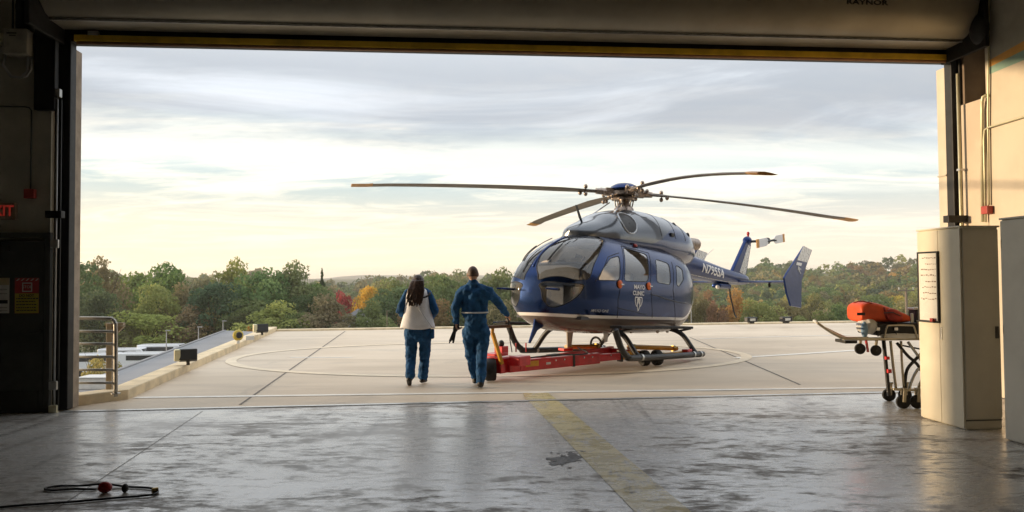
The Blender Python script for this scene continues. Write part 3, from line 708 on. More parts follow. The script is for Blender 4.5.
# pixel -> (a, th) on the port half of the surface
_ga, _gt = np.meshgrid(np.linspace(.005, .995, 260), np.linspace(-.6, math.pi + .6, 220), indexing='ij')
_gp = SURF(_ga, _gt); _gw = _gp @ LMn[:3, :3].T + LMn[:3, 3]; _gpx = proj(_gw); _gd = np.linalg.norm(_gw - _C, axis=-1)
_gn = surf_n(_ga, _gt) @ LMn[:3, :3].T; _vis = np.sum(_gn * (_C - _gw), -1) > 0
def pick(px, py):
    d2 = (_gpx[..., 0] - px) ** 2 + (_gpx[..., 1] - py) ** 2 + np.where(_vis, 0, 1e6)
    i = np.unravel_index(np.argmin(d2 + .02 * _gd), d2.shape); a, t = _ga[i], _gt[i]
    for _ in range(6):
        f0 = proj(SURF(a, t) @ LMn[:3, :3].T + LMn[:3, 3]); e = 1e-4
        Ja = (proj(SURF(a + e, t) @ LMn[:3, :3].T + LMn[:3, 3]) - f0) / e; Jt = (proj(SURF(a, t + e) @ LMn[:3, :3].T + LMn[:3, 3]) - f0) / e
        J = np.stack([Ja, Jt], 1)
        if abs(np.linalg.det(J)) < 1e-3: break
        d = np.linalg.solve(J, np.array([px, py]) - f0); st_ = min(1, .05 / (np.abs(d).max() + 1e-9)); a, t = np.clip(a + d[0] * st_, .003, .997), t + d[1] * st_
    return float(a), float(t)
def rounded(pts, r=.22, n=5):                 # corner rounding in (a, th)
    out = []; m = len(pts)
    for i in range(m):
        p0, p, p1 = np.array(pts[i - 1]), np.array(pts[i]), np.array(pts[(i + 1) % m]); A_, B_ = p + (p0 - p) * r, p + (p1 - p) * r
        for k in range(n + 1):
            t = k / n; out.append((1 - t) ** 2 * A_ + 2 * t * (1 - t) * p + t * t * B_)
    return out
def dens(pts, step=.012):
    out = []; m = len(pts)
    for i in range(m):
        p, q = np.array(pts[i]), np.array(pts[(i + 1) % m]); d = (q - p) * np.array([1, .16]); k = max(1, int(np.linalg.norm(d) / step))
        out += [p + (q - p) * j / k for j in range(k)]
    return out
WIN_PX = {
    'windscreen': ([(550.5, 244.5), (561, 239), (580, 235.5), (598, 236.5), (604, 241), (599, 253), (593.5, 265), (589, 279.5), (575, 280.5), (537.5, 281.5), (536, 268), (541, 254.5)], .25, 'windscreen_glass'),
    'chin_window': ([(537, 284.6), (563, 283.6), (585.5, 284.4), (580.5, 293), (569, 302), (549, 307.5), (541, 298)], .3, 'windscreen_glass'),
    'cockpit_door_window': ([(597.5, 280.5), (603, 268.5), (610, 258.5), (619, 256), (619.5, 281)], .18, 'tinted_glass'),
    'sliding_door_window': ([(622.6, 247.5), (646.5, 254.5), (648, 281.8), (623.8, 281)], .12, 'tinted_glass'),
    'cabin_window': ([(655, 259), (668.5, 263.5), (670.5, 285), (656.5, 282.3)], .2, 'tinted_glass'),
    'rear_window': ([(675.5, 265), (682, 269), (683.5, 280), (678.6, 287), (676.5, 284)], .2, 'tinted_glass'),
}
WIN = {}
for nm, (px, r_, gm) in WIN_PX.items():
    WIN[nm] = dens(rounded([pick(*p) for p in px], r_))
def inside(pt, poly):
    x, y = pt; c = False; j = len(poly) - 1
    for i in range(len(poly)):
        xi, yi = poly[i]; xj, yj = poly[j]
        if (yi > y) != (yj > y) and x < (xj - xi) * (y - yi) / (yj - yi) + xi: c = not c
        j = i
    return c
def build_skin():
    na, nth = 120, 44; pts = []; idx = {}
    for i in range(na + 1):
        for k in range(nth + 1):
            idx[i, k] = len(pts); pts.append((i / na, math.pi * k / nth / 3))      # th squeezed for even triangles
    edges = []; fixed = len(pts)
    for i in range(na): edges += [(idx[i, 0], idx[i + 1, 0]), (idx[i, nth], idx[i + 1, nth])]
    for k in range(nth): edges += [(idx[0, k], idx[0, k + 1]), (idx[na, k], idx[na, k + 1])]
    keep = np.ones(len(pts), bool); PA = np.array(pts)
    for poly in WIN.values():
        q = np.array([(p[0], p[1] / 3) for p in poly])
        for c in q: keep &= (np.hypot(PA[:, 0] - c[0], PA[:, 1] - c[1]) > .0045) | (PA[:, 1] < 1e-6) | (PA[:, 1] > math.pi / 3 - 1e-6) | (PA[:, 0] < 1e-6) | (PA[:, 0] > 1 - 1e-6)
    remap = np.cumsum(keep) - 1; pts = [Vector(p) for p, k in zip(pts, keep) if k]; edges = [(int(remap[a]), int(remap[b])) for a, b in edges]
    for poly in WIN.values():
        o = len(pts); m = len(poly); pts += [Vector((p[0], p[1] / 3)) for p in poly]; edges += [(o + i, o + (i + 1) % m) for i in range(m)]
    V_, E_, F_, *_r = delaunay_2d_cdt(pts, edges, [], 1, 1e-6)
    V2 = np.array([(v[0], v[1] * 3) for v in V_])
    return V2, F_
V2, F2 = build_skin()
cls = {k: [] for k in WIN}; body = []
for f in F2:
    c = V2[list(f)].mean(0)
    for nm, poly in WIN.items():
        if inside(c, poly): cls[nm].append(f); break
    else: body.append(f)
V3 = SURF(V2[:, 0], V2[:, 1]); N3 = surf_n(V2[:, 0], V2[:, 1])
def half_mesh(name, faces, side, off=0.0, both=False, flip=False):
    used = sorted({i for f in faces for i in f}); mp = {i: j for j, i in enumerate(used)}
    vs = []; ns = []; fs = []
    for sd in ((1, -1) if both else (side,)):
        o = len(vs)
        for i in used:
            p = V3[i] + N3[i] * off; q = N3[i] * (-1 if flip else 1); vs.append((p[0], p[1] * sd, p[2])); ns.append((q[0], q[1] * sd, q[2]))
        for f in faces:
            t = [mp[i] + o for i in f]; fs.append(tuple(t))
    me = bpy.data.meshes.new(name); me.from_pydata(vs, [], fs); me.update()
    # orient the faces along the surface normals
    bm = bmesh.new(); bm.from_mesh(me); bm.verts.ensure_lookup_table()
    for f in bm.faces:
        a = sum((Vector(ns[v.index]) for v in f.verts), Vector())
        f.normal_update()
        if f.normal.dot(a) < 0: f.normal_flip()
    bm.to_mesh(me); bm.free(); me.shade_smooth()
    me.normals_split_custom_set_from_vertices(ns)
    return me
bm_ = half_mesh('fuselage', body, 1, both=True); bm_.materials.append(PAINT)
fus = link('fuselage', bm_, heli)
li = half_mesh('cabin_lining', body, 1, off=-.035, both=True, flip=True); li.materials.append(MATS['cabin_liner']); link('cabin_lining', li, fus)
for nm, (px, r_, gm) in WIN_PX.items():
    for side in (1, -1):
        g = half_mesh(nm, cls[nm], side, off=-.004); g.materials.append(MATS[gm]); wo_ = link(nm, g, heli)
        ring_ = [SURF(p[0], p[1]) * np.array([1, side, 1]) for p in WIN[nm]]
        rn = [surf_n(np.array(p[0]), np.array(p[1]))[...].reshape(-1) * np.array([1, side, 1]) for p in WIN[nm]]
        b = B(); b.tube([q + n_ * -.002 for q, n_ in zip(ring_, rn)], .008, 5, close=True); b.obj('seal', 'seal_black', wo_, smooth=True)
BVH = BVHTree.FromPolygons([tuple(p) for p in V3], [tuple(f) for f in F2])

# seams: doors and panels, drawn as fine recessed lines by thin dark beads
def seam(px, name='panel_seam', r=.006, m='seal_black', par=None, both=True, closed=False):
    q = [pick(*p) for p in px]; path = []
    for i in range(len(q) - 1 + (1 if closed else 0)):
        a, c = np.array(q[i]), np.array(q[(i + 1) % len(q)])
        for k in range(8): path.append(a + (c - a) * k / 8)
    if not closed: path.append(np.array(q[-1]))
    for side in ((1, -1) if both else (1,)):
        b = B(); b.tube([SURF(p[0], p[1]) * np.array([1, side, 1]) for p in path], r, 5, close=closed); b.obj(name, m, par or fus, smooth=True)
seam([(621, 246), (648.5, 253), (650, 284), (652, 318)]); seam([(621, 246), (621.5, 283), (618, 300), (617, 318)])
seam([(651, 294.5), (670, 300), (686, 303)], r=.012, m='heli_dark_grey')           # sliding door rail
seam([(617, 307.5), (632, 311), (647, 315)], r=.008)
seam([(595, 282), (608, 257), (619, 253)], r=.007)
seam([(671.5, 262), (673, 290), (675, 320)], r=.006)

# centre post between the two windscreens
def on_surf(x, y, z0):                        # local point on the skin straight below/above
    return None
top = [SURF(a, math.pi) for a in np.linspace(.09, .27, 20)]
b = B(); b.tube([p + np.array([.0, 0, .003]) for p in top], .028, 8, flat=.5); b.obj('centre_post', 'heli_blue', fus, smooth=True)
# wire cutters, pitot tubes, wipers
b = B(); p0 = SURF(.30, math.pi); b.prism([(1.75, -.012, 2.30), (1.42, -.012, 2.45), (1.46, -.012, 2.55), (1.60, -.012, 2.64), (1.72, -.012, 2.86), (1.69, -.012, 2.86), (1.55, -.012, 2.66), (1.50, -.012, 2.58)], (0, .024, 0)); b.obj('wire_cutter', 'heli_dark_grey', heli)
b = B(); b.prism([(2.86, -.015, .80), (2.62, -.015, .58), (2.80, -.015, .50), (2.98, -.015, .28), (3.02, -.015, .29), (2.90, -.015, .56)], (0, .024, 0)); b.obj('wire_cutter', 'heli_blue', heli)
for sd in (-1, 1):
    b = B(); b.tube([(2.86, .50 * sd, 1.22), (3.0, .54 * sd, 1.22), (3.28, .54 * sd, 1.22)], [.022, .022, .012], 8); b.obj('pitot_tube', 'heli_blue', heli, smooth=True)
    b = B(); pA = [SURF(a, t) * np.array([1, sd, 1]) + np.array([.03, 0, .03]) for a, t in zip(np.linspace(.12, .255, 8), np.linspace(2.70, 2.92, 8))]
    b.tube(pA, .009, 6); b.tube([p + np.array([.0, .03 * sd, .005]) for p in pA[:5]], .010, 6); b.obj('wiper', 'seal_black', heli, smooth=True)

# cabin interior
b = B(); b.box((.5, 0, .74), (4.0, 1.45, .05)); b.obj('cabin_floor', 'cabin_dark', heli)
ip = B(); ip.box((2.18, 0, 1.50), (.22, 1.05, .40)); ip.box((2.24, 0, 1.71), (.34, 1.10, .04)); ip.box((2.15, 0, 1.05), (.3, .4, .6)); ip.obj('instrument_panel', 'cabin_dark', heli, bevel=.03)
for sd in (-1, 1):
    b = B(); b.box((1.42, .42 * sd, 1.02), (.48, .46, .14)); b.box((1.15, .42 * sd, 1.38), (.14, .44, .66), Matrix.Rotation(R(-8), 3, 'Y')); b.box((1.08, .42 * sd, 1.82), (.10, .26, .20)); b.box((1.4, .42 * sd, .85), (.4, .3, .22))
    b.obj('pilot_seat', 'seat_leather', heli, bevel=.05, seg=3)
    b = B(); b.box((-.5, .42 * sd, 1.0), (.46, .46, .14)); b.box((-.75, .42 * sd, 1.38), (.14, .44, .66)); b.obj('cabin_seat', 'cabin_dark', heli, bevel=.05, seg=3)
b = B(); b.box((.2, -.45, 1.05), (1.6, .55, .12)); b.box((-.2, -.45, 1.2), (.5, .5, .12), Matrix.Rotation(R(25), 3, 'Y')); b.obj('patient_couch', 'seat_leather', heli, bevel=.03)
# engine and gearbox cowling on the roof
SC = np.array([
    [1.900, 0.000, 2.360, 2.360, 2.360, 2.000, 2.000],
    [1.860, 0.165, 2.050, 2.410, 2.240, 2.500, 2.000],
    [1.630, 0.353, 2.050, 2.520, 2.240, 2.500, 2.000],
    [1.280, 0.476, 2.050, 2.650, 2.240, 2.500, 2.000],
    [0.950, 0.560, 2.050, 2.800, 2.240, 2.500, 2.000],
    [0.450, 0.601, 2.050, 2.920, 2.240, 2.500, 2.000],
    [0.100, 0.622, 2.050, 2.970, 2.240, 2.500, 2.000],
    [-0.400, 0.643, 2.050, 2.980, 2.240, 2.500, 2.000],
    [-1.000, 0.653, 1.920, 2.960, 2.220, 2.500, 2.000],
    [-1.564, 0.632, 1.920, 2.890, 2.220, 2.500, 2.000],
    [-2.004, 0.570, 1.920, 2.780, 2.220, 2.500, 2.000],
    [-2.312, 0.456, 1.920, 2.640, 2.220, 2.500, 2.000],
    [-2.514, 0.290, 1.920, 2.500, 2.220, 2.500, 2.000],
    [-2.585, 0.104, 1.920, 2.380, 2.220, 2.000, 2.000],
    [-2.602, 0.000, 2.310, 2.310, 2.310, 2.000, 2.000]])
CS = loft_fn(SC)
def loft_mesh(surf, na=80, nth=36, skip=None):
    b = B(); g = [[surf(i / na, 2 * math.pi * k / nth) for k in range(nth)] for i in range(na + 1)]
    vs = [p for r in g for p in r]; fs = []
    for i in range(na):
        for k in range(nth):
            k2 = (k + 1) % nth
            c = (np.array(g[i][k]) + g[i + 1][k2]) / 2
            if skip and skip(c): continue
            fs.append((i * nth + k, i * nth + k2, (i + 1) * nth + k2, (i + 1) * nth + k))
    b.add(vs, fs); return b
cw = loft_mesh(CS, 110, 48); cwo = cw.obj('engine_cowling', COWL, heli, smooth=True)
CB = BVHTree.FromPolygons(cw.v, cw.f)
def cowl_y(x, z, side=1):
    h = CB.ray_cast(Vector((x, 3 * side, z)), Vector((0, -side, 0))); return h[0]
# air intakes: dark mouths either side of the mast
for sd in (-1, 1):
    b = B(); ring_ = []
    for k in range(16):
        t = 2 * math.pi * k / 16; q = cowl_y(.66 + .23 * math.cos(t), 2.60 + .21 * math.sin(t) + .0, sd)
        ring_.append(q + Vector((0, .004 * sd, .004)))
    rs_ = []
    for fr_k in (1.0, .8, .6, .4, .2, .05):
        rr_ = []
        for k in range(16):
            t = 2 * math.pi * k / 16; q = cowl_y(.66 + .23 * fr_k * math.cos(t), 2.60 + .21 * fr_k * math.sin(t), sd); rr_.append(q + Vector((0, .008 * sd, .004)))
        rs_.append(rr_)
    b.rings(rs_, cap=False); it = b.obj('air_intake', 'heli_black', cwo)
    b = B(); b.tube(ring_, .018, 6, close=True); b.obj('intake_lip', 'heli_silver', it, smooth=True)
    b = B(); b.tube([(1.02, .30 * sd, 2.66), (.30, .16 * sd, 3.10)], .014, 8); b.obj('strut', 'steel_bright', heli, smooth=True)
    b = B(); q = cowl_y(-1.9, 2.62, sd); b.lathe([(.055, -.02), (.055, .012), (.04, .013), (.035, -.02)], q, (0, sd, .3), 16); b.obj('vent', 'heli_black', cwo, smooth=40)
    b = B(); q = cowl_y(-1.35, 2.80, sd); b.lathe([(.05, -.02), (.05, .012), (.035, .013), (.03, -.02)], q, (0, sd, .8), 16); b.obj('vent', 'heli_black', cwo, smooth=40)
    for xx in (-.45, -1.05, -1.55):            # cowling panel joints
        b = B(); pth = []
        for zz in np.linspace(2.45, 2.95, 14):
            q = cowl_y(xx, zz, sd)
            if q is not None: pth.append(q)
        if len(pth) > 3: b.tube(pth, .006, 5); b.obj('panel_seam', 'seal_black', cwo, smooth=True)
    b = B(); q = cowl_y(-.9, 2.52, sd); b.box(q + Vector((0, .01 * sd, 0)), (.14, .05, .08)); b.obj('latch', 'heli_black', cwo, bevel=.01)
    b = B(); b.tube([(-2.1, .30 * sd, 2.46), (-2.4, .34 * sd, 2.47), (-2.55, .36 * sd, 2.47)], [.13, .14, .14], 14); b.obj('exhaust', 'hub_metal', heli, smooth=40)
b = B(); b.box((-1.75, 0, 2.90), (.16, .10, .06)); b.obj('latch', 'heli_silver', cwo, bevel=.015)
# roof step between cabin and cowling, beacon on the door edge
b = B(); q = BVH.ray_cast(Vector((.55, 3, 2.16)), Vector((0, -1, 0)))[0]; b.ell(q + Vector((0, .015, .01)), (.06, .035, .035)); b.obj('position_light', 'beacon_red', heli, smooth=True)
b = B(); b.tube([q + Vector((-.04, .02, -.01)), q + Vector((-.12, .03, -.08)), q + Vector((-.16, .03, -.20))], .016, 8); b.obj('door_stay', 'seal_black', heli, smooth=True)

# mast, hub, blades
b = B(); b.lathe([(.21, 2.90), (.20, 3.00), (.14, 3.06), (.11, 3.14), (.10, 3.30)], (0, 0, 0)); b.obj('rotor_mast', 'hub_metal', heli, smooth=40)
hb = B(); hb.lathe([(.09, 3.16), (.22, 3.17), (.24, 3.20), (.22, 3.23), (.09, 3.24)]); hb.lathe([(.14, 3.24), (.30, 3.27), (.30, 3.34), (.18, 3.38)])
hbo = hb.obj('rotor_head', 'hub_metal', heli, smooth=40)
b = B(); b.lathe([(.30, 3.385), (.31, 3.405), (.27, 3.46), (.18, 3.51), (.08, 3.53), (.001, 3.535)], n=28); b.obj('hub_cap', 'heli_blue', heli, smooth=50)
for k in range(6):
    a = k * math.pi / 3 + .3; b = B(); b.cyl((.16 * math.cos(a), .16 * math.sin(a), 2.98), (.21 * math.cos(a), .21 * math.sin(a), 3.22), .014, n=8); b.obj('pitch_rod', 'steel_bright', hbo, smooth=40)
tips_px = [(356, 185), (774, 175), (860, 221), (527, 225)]
hubl = Vector((0, 0, 3.33))
PHI0 = R(194.2)
for k in range(4):
    aw = PHI0 + k * math.pi / 2 + R((0, -2, .3, 5)[k])                               # world azimuth of the blade
    d = (LI.to_3x3() @ Vector((math.cos(aw), math.sin(aw), 0))); d.z = 0; d.normalize(); s_ = Vector((-d.y, d.x, 0))
    # tip height from the photograph: the blades hang unevenly when parked
    tl = hubl + d * 5.5; tw = LM @ tl; tpx = proj(np.array(tw)); dz = (tpx[1] - tips_px[k][1]) * (tw.y / F_PX)
    b = B(); rs = []; sec = [(-.16, 0), (-.12, .018), (-.04, .026), (.06, .018), (.16, .002), (.06, -.012), (-.04, -.018), (-.12, -.014)]
    xs = [.55, .75, 1.0, 1.4, 1.9, 2.5, 3.1, 3.7, 4.3, 4.8, 5.2, 5.5]
    for x in xs:
        cs = .42 if x < .8 else (.75 if x < 1.1 else 1.0); tw_ = R(8 - 9 * x / 5.5)
        z = dz * (x / 5.5) ** 1.9; sweep = 0 if x < 5.2 else .05
        rs.append([hubl + d * x + s_ * ((u * math.cos(tw_) - v * math.sin(tw_)) * cs - sweep) + Vector((0, 0, z + u * math.sin(tw_) * cs + v * math.cos(tw_) * (1.6 if x < .8 else 1))) for u, v in sec])
    b.rings(rs); bl = b.obj('rotor_blade', 'blade_composite', heli, smooth=40)
    tip = B(); x0 = 5.12; r2 = []
    for x in (x0, 5.2, 5.5, 5.512):
        tw_ = R(8 - 9 * x / 5.5); z = dz * (x / 5.5) ** 1.9; sw = 0 if x < 5.2 else .05
        r2.append([hubl + d * x + s_ * ((u * math.cos(tw_) - v * math.sin(tw_)) * 1.03 - sw) + Vector((0, 0, z + u * math.sin(tw_) * 1.03 + v * math.cos(tw_) * 1.18)) for u, v in sec])
    tip.rings(r2); tip.obj('blade_tip', 'blade_tip', bl, smooth=40)
    g = B(); g.tube([hubl + d * .20, hubl + d * .38, hubl + d * .62], [.085, .075, .06], 10); g.box(hubl + d * .34, (.16, .16, .15), Matrix.Rotation(math.atan2(d.y, d.x), 3, 'Z')); gb = g.obj('blade_grip', 'hub_metal', heli, smooth=40)
    for (r_, z_, sd) in ((.46, -.02, .11), (.46, .05, -.11), (.86, .07, .05), (.86, -.08, .05), (.94, -.05, -.06), (.30, -.09, .10)):
        q = B(); q.ell(hubl + d * r_ + s_ * sd + Vector((0, 0, z_)), (.042, .042, .05), 8, 6); q.cyl(hubl + d * r_ + s_ * sd * .2, hubl + d * r_ + s_ * sd + Vector((0, 0, z_)), .014, n=6); q.obj('pendulum_weight', 'hub_metal', gb, smooth=True)

# tail boom, fin, stabiliser
SB = np.array([[-1.75, .30, 1.72, 2.34, 2.02, 2.2, 2.2], [-2.6, .29, 1.73, 2.30, 2.02, 2.1, 2.1], [-3.6, .25, 1.70, 2.20, 1.95, 2.0, 2.0], [-4.8, .20, 1.68, 2.08, 1.88, 2.0, 2.0], [-5.9, .15, 1.70, 2.00, 1.85, 2.0, 2.0], [-6.25, .10, 1.74, 1.96, 1.85, 2.0, 2.0], [-6.35, .0, 1.85, 1.85, 1.85, 2.0, 2.0]])
TB = loft_fn(SB); tb = loft_mesh(TB, 50, 28); tbo = tb.obj('tail_boom', 'heli_blue', heli, smooth=True)
TBV = BVHTree.FromPolygons(tb.v, tb.f)
for z0, z1 in ((.44, .48), (-.50, -.47)):   # pin stripes along the boom
    for sd in (-1, 1):
        top_, bot_ = [], []
        for x in np.linspace(-2.2, -5.7, 30):
            zc0 = np.interp(-x, [1.75, 2.6, 3.6, 4.8, 5.9], [2.03, 2.01, 1.95, 1.88, 1.85]); hh = np.interp(-x, [1.75, 3.6, 5.9], [.30, .25, .15])
            h0, h1 = TBV.ray_cast(Vector((x, 2 * sd, zc0 + z0 * hh * 1.6)), Vector((0, -sd, 0)))[0], TBV.ray_cast(Vector((x, 2 * sd, zc0 + z1 * hh * 1.6)), Vector((0, -sd, 0)))[0]
            if h0 and h1: bot_.append(h0 + Vector((0, .003 * sd, 0))); top_.append(h1 + Vector((0, .003 * sd, 0)))
        b = B()
        for i in range(len(top_) - 1): b.quad(bot_[i], bot_[i + 1], top_[i + 1], top_[i])
        b.obj('pin_stripe', 'heli_silver', tbo)
def plate(px, y0, thick, axis=1, bev=.012):
    pts = [l_plane(x, y, axis, y0) for x, y in px]; b = B(); off = Vector((0, 0, 0)); off[axis] = thick
    pts = [p - off * .5 for p in pts]; b.prism(pts, off); return b, pts
fx = lambda x, z: (x, -.05, z)
b = B(); b.prism([fx(-5.25, 1.98), fx(-6.15, 1.86), fx(-6.52, 2.80), fx(-6.46, 2.92), fx(-6.20, 2.94)], (0, .10, 0)); fin = b.obj('tail_fin', 'heli_blue', heli, bevel=.035, seg=3)
b = B(); b.prism([(-5.72, .052, 2.03), (-6.10, .052, 1.96), (-6.45, .052, 2.78), (-6.28, .052, 2.80)], (0, .006, 0)); b.obj('fin_panel', 'heli_silver', fin)
b = B(); b.ell((-6.35, 0, 2.92), (.19, .11, .12)); b.obj('tail_gearbox', 'heli_blue', heli, smooth=True)
b = B(); b.cyl((-6.40, 0, 3.00), (-6.40, 0, 3.10), .03); b.ell((-6.40, 0, 3.12), (.04, .04, .055)); b.obj('beacon', 'beacon_red', heli, smooth=True)
b = B(); b.cyl((-6.40, .08, 2.90), (-6.40, .62, 2.90), .035); b.lathe([(.08, .48), (.09, .53), (.08, .58)], (-6.40, 0, 2.90), (0, 1, 0)); b.cyl((-6.40, .62, 2.90), (-6.40, .78, 2.90), .022); b.obj('tail_rotor_hub', 'heli_dark_grey', heli, smooth=40)
trd = Vector((-.985, 0, .17)).normalized()
trs = Vector((-trd.z, 0, trd.x))
for sd in (-1, 1):
    b = B(); c0 = Vector((-6.40, .62, 2.90)); b.prism([c0 + trd * sd * .22 - trs * .05, c0 + trd * sd * .34 - trs * .11, c0 + trd * sd * .98 - trs * .11, c0 + trd * sd * .98 + trs * .11, c0 + trd * sd * .34 + trs * .11, c0 + trd * sd * .22 + trs * .05], (0, .022, 0)); tr_ = b.obj('tail_rotor_blade', 'heli_white', heli, bevel=.006)
    b = B(); b.prism([c0 + Vector((0, -.002, 0)) + trd * sd * .84 - trs * .112, c0 + Vector((0, -.002, 0)) + trd * sd * .983 - trs * .112, c0 + Vector((0, -.002, 0)) + trd * sd * .983 + trs * .112, c0 + Vector((0, -.002, 0)) + trd * sd * .84 + trs * .112], (0, .026, 0)); b.obj('tip_band', 'blade_tip', tr_)
    b = B(); b.cyl(c0, c0 + trd * sd * .26, .03, n=10); b.obj('blade_root', 'heli_dark_grey', tr_, smooth=40)
b = B(); b.rings([[(-5.62 + u * 1.0, y, 1.76 + v) for u, v in ((.20, 0), (.15, .028), (0, .038), (-.22, .008), (-.22, -.008), (0, -.03), (.15, -.025))] for y in (-1.56, 1.42)]); b.obj('stabiliser', 'heli_blue', heli, smooth=40)
b = B(); b.cyl((-5.6, .9, 1.75), (-5.6, .9, 1.62), .03); b.obj('light', 'heli_dark_grey', heli)
EP = [(803.5, 246), (811.5, 250), (805, 268), (801, 281), (800.5, 308), (790, 306), (786, 293), (783.5, 278), (786, 273)]
for sd in (1, -1):
    b, pts = plate(EP, 1.45, .05)
    if sd < 0: b.v = [(x, -y - .14, z) for x, y, z in b.v]
    ep = b.obj('end_plate', 'heli_blue', heli, bevel=.018)
    up_px = [(803.5, 246), (811.5, 250), (807.3, 262.5), (797, 260)]
    for yy in (1.478, 1.418):
        c, _ = plate(up_px, yy, .005)
        if sd < 0: c.v = [(x, -y - .14, z) for x, y, z in c.v]
        c.obj('silver_panel', 'heli_silver', ep)
# tail skid
b = B(); b.tube([(-5.15, 0, 1.72), (-5.30, 0, 1.35), (-5.55, 0, .92), (-5.66, 0, .84)], .022, 8); b.obj('tail_skid', 'heli_black', heli, smooth=True)
b = B(); b.box((-4.75, 0, 1.62), (.7, .24, .12)); b.obj('belly_fairing', 'heli_blue', heli, bevel=.05, seg=3)
b = B(); b.ell((-4.4, .05, 1.58), (.05, .05, .05)); b.obj('light', 'heli_white', heli, smooth=True)
b = B(); b.tube([(-3.6, .0, 2.19), (-4.25, .0, 2.52)], [.010, .005], 6); b.obj('antenna', 'heli_silver', heli, smooth=True)

# skids with steps
for sd in (-1, 1):
    y = 1.20 * sd
    b = B(); b.tube(smooth_path([(-1.12, y, .07), (-1.0, y, .06), (1.45, y, .06), (1.75, y, .10), (1.95, y, .24), (2.10, y, .46), (2.16, y, .56)], 4), .058, 12); sk = b.obj('skid', 'heli_black', heli, smooth=True)
    for x in (-1.11, -.8, 1.25): b = B(); b.cyl((x, y, .065), (x + .06, y, .065), .066); b.obj('skid_clamp', 'galvanised' if x > -1.2 else 'heli_dark_grey', sk, smooth=40)
    b = B(); b.box((.55 if sd > 0 else .95, y - .14 * sd, .60), (2.75 if sd > 0 else 3.2, .24, .05)); b.obj('boarding_step', 'step_tread', heli, bevel=.01)
    for x in (1.35, -.95):
        b = B(); b.tube(smooth_path([(x, .35 * sd, .56), (x, .62 * sd, .55), (x, .88 * sd, .44), (x, 1.12 * sd, .15), (x, y, .07)], 5), .05, 10); b.obj('cross_tube_leg', 'heli_black', heli, smooth=True)
        b = B(); b.cyl((x, (y - .14 * sd), .58), (x, .80 * sd, .52), .022); b.obj('step_bracket', 'heli_black', heli, smooth=True)
for x in (1.35, -.95): b = B(); b.cyl((x, -.4, .56), (x, .4, .56), .05); b.obj('cross_tube', 'heli_black', heli, smooth=True)
# belly details
b = B(); b.lathe([(.14, 0), (.14, -.02), (.10, -.05), (.0, -.055)], (2.05, .18, .525)); b.obj('landing_light', 'heli_white', heli, smooth=40)
for (x, y) in ((1.75, .35), (.55, .55), (-.4, .6), (-1.0, .5)):
    b = B(); b.ell((x, y, .50), (.045, .03, .035)); b.obj('drain_fairing', 'heli_white', heli, smooth=True)
b = B(); b.prism([(1.95, .02, .52), (1.75, .02, .52), (1.80, .02, .22), (1.92, .02, .20)], (0, .02, 0)); b.obj('belly_antenna', 'seat_leather', heli)
b = B(); b.prism([(1.15, .3, .50), (.98, .3, .50), (1.02, .3, .30), (1.10, .3, .28)], (0, .02, 0)); b.obj('belly_antenna', 'heli_white', heli)

# markings on the port and starboard sides
def decal(name, me, m, x, z, side, wide=1.0, bvh=BVH, par=heli, roll=0.0):
    # text lies in its own XY plane; wrap it on the skin looking along -y
    bm = bmesh.new(); bm.from_mesh(me); bmesh.ops.triangulate(bm, faces=bm.faces)
    for _ in range(4):
        ed_ = [q for q in bm.edges if q.calc_length() > .035]
        if ed_: bmesh.ops.subdivide_edges(bm, edges=ed_, cuts=1); bmesh.ops.triangulate(bm, faces=[f for f in bm.faces if len(f.verts) > 3])
    bm.to_mesh(me); bm.free()
    vs = []
    for v in me.vertices:
        c = Vector((v.co.x * wide, v.co.y, 0)); c.rotate(Matrix.Rotation(roll, 3, 'Z'))
        xx = x - c.x * side; zz = z + c.y
        h = bvh.ray_cast(Vector((xx, 3 * side, zz)), Vector((0, -side, 0)))
        yy = h[0].y if h[0] else .2 * side
        vs.append((xx, yy + (.004 + v.co.z * .5) * side, zz))
    for v, c in zip(me.vertices, vs): v.co = c
    me.materials.clear(); me.materials.append(m); me.update()
    return link(name, me, par)
def px_side(x, y):                               # where a pixel meets the port side of the skin
    p = SURF(*pick(x, y)); return p[0], p[2]
xm, zm = px_side(639.5, 287.3); xc, zc_ = px_side(638.5, 293.4); xs_, zs_ = px_side(638.5, 303)
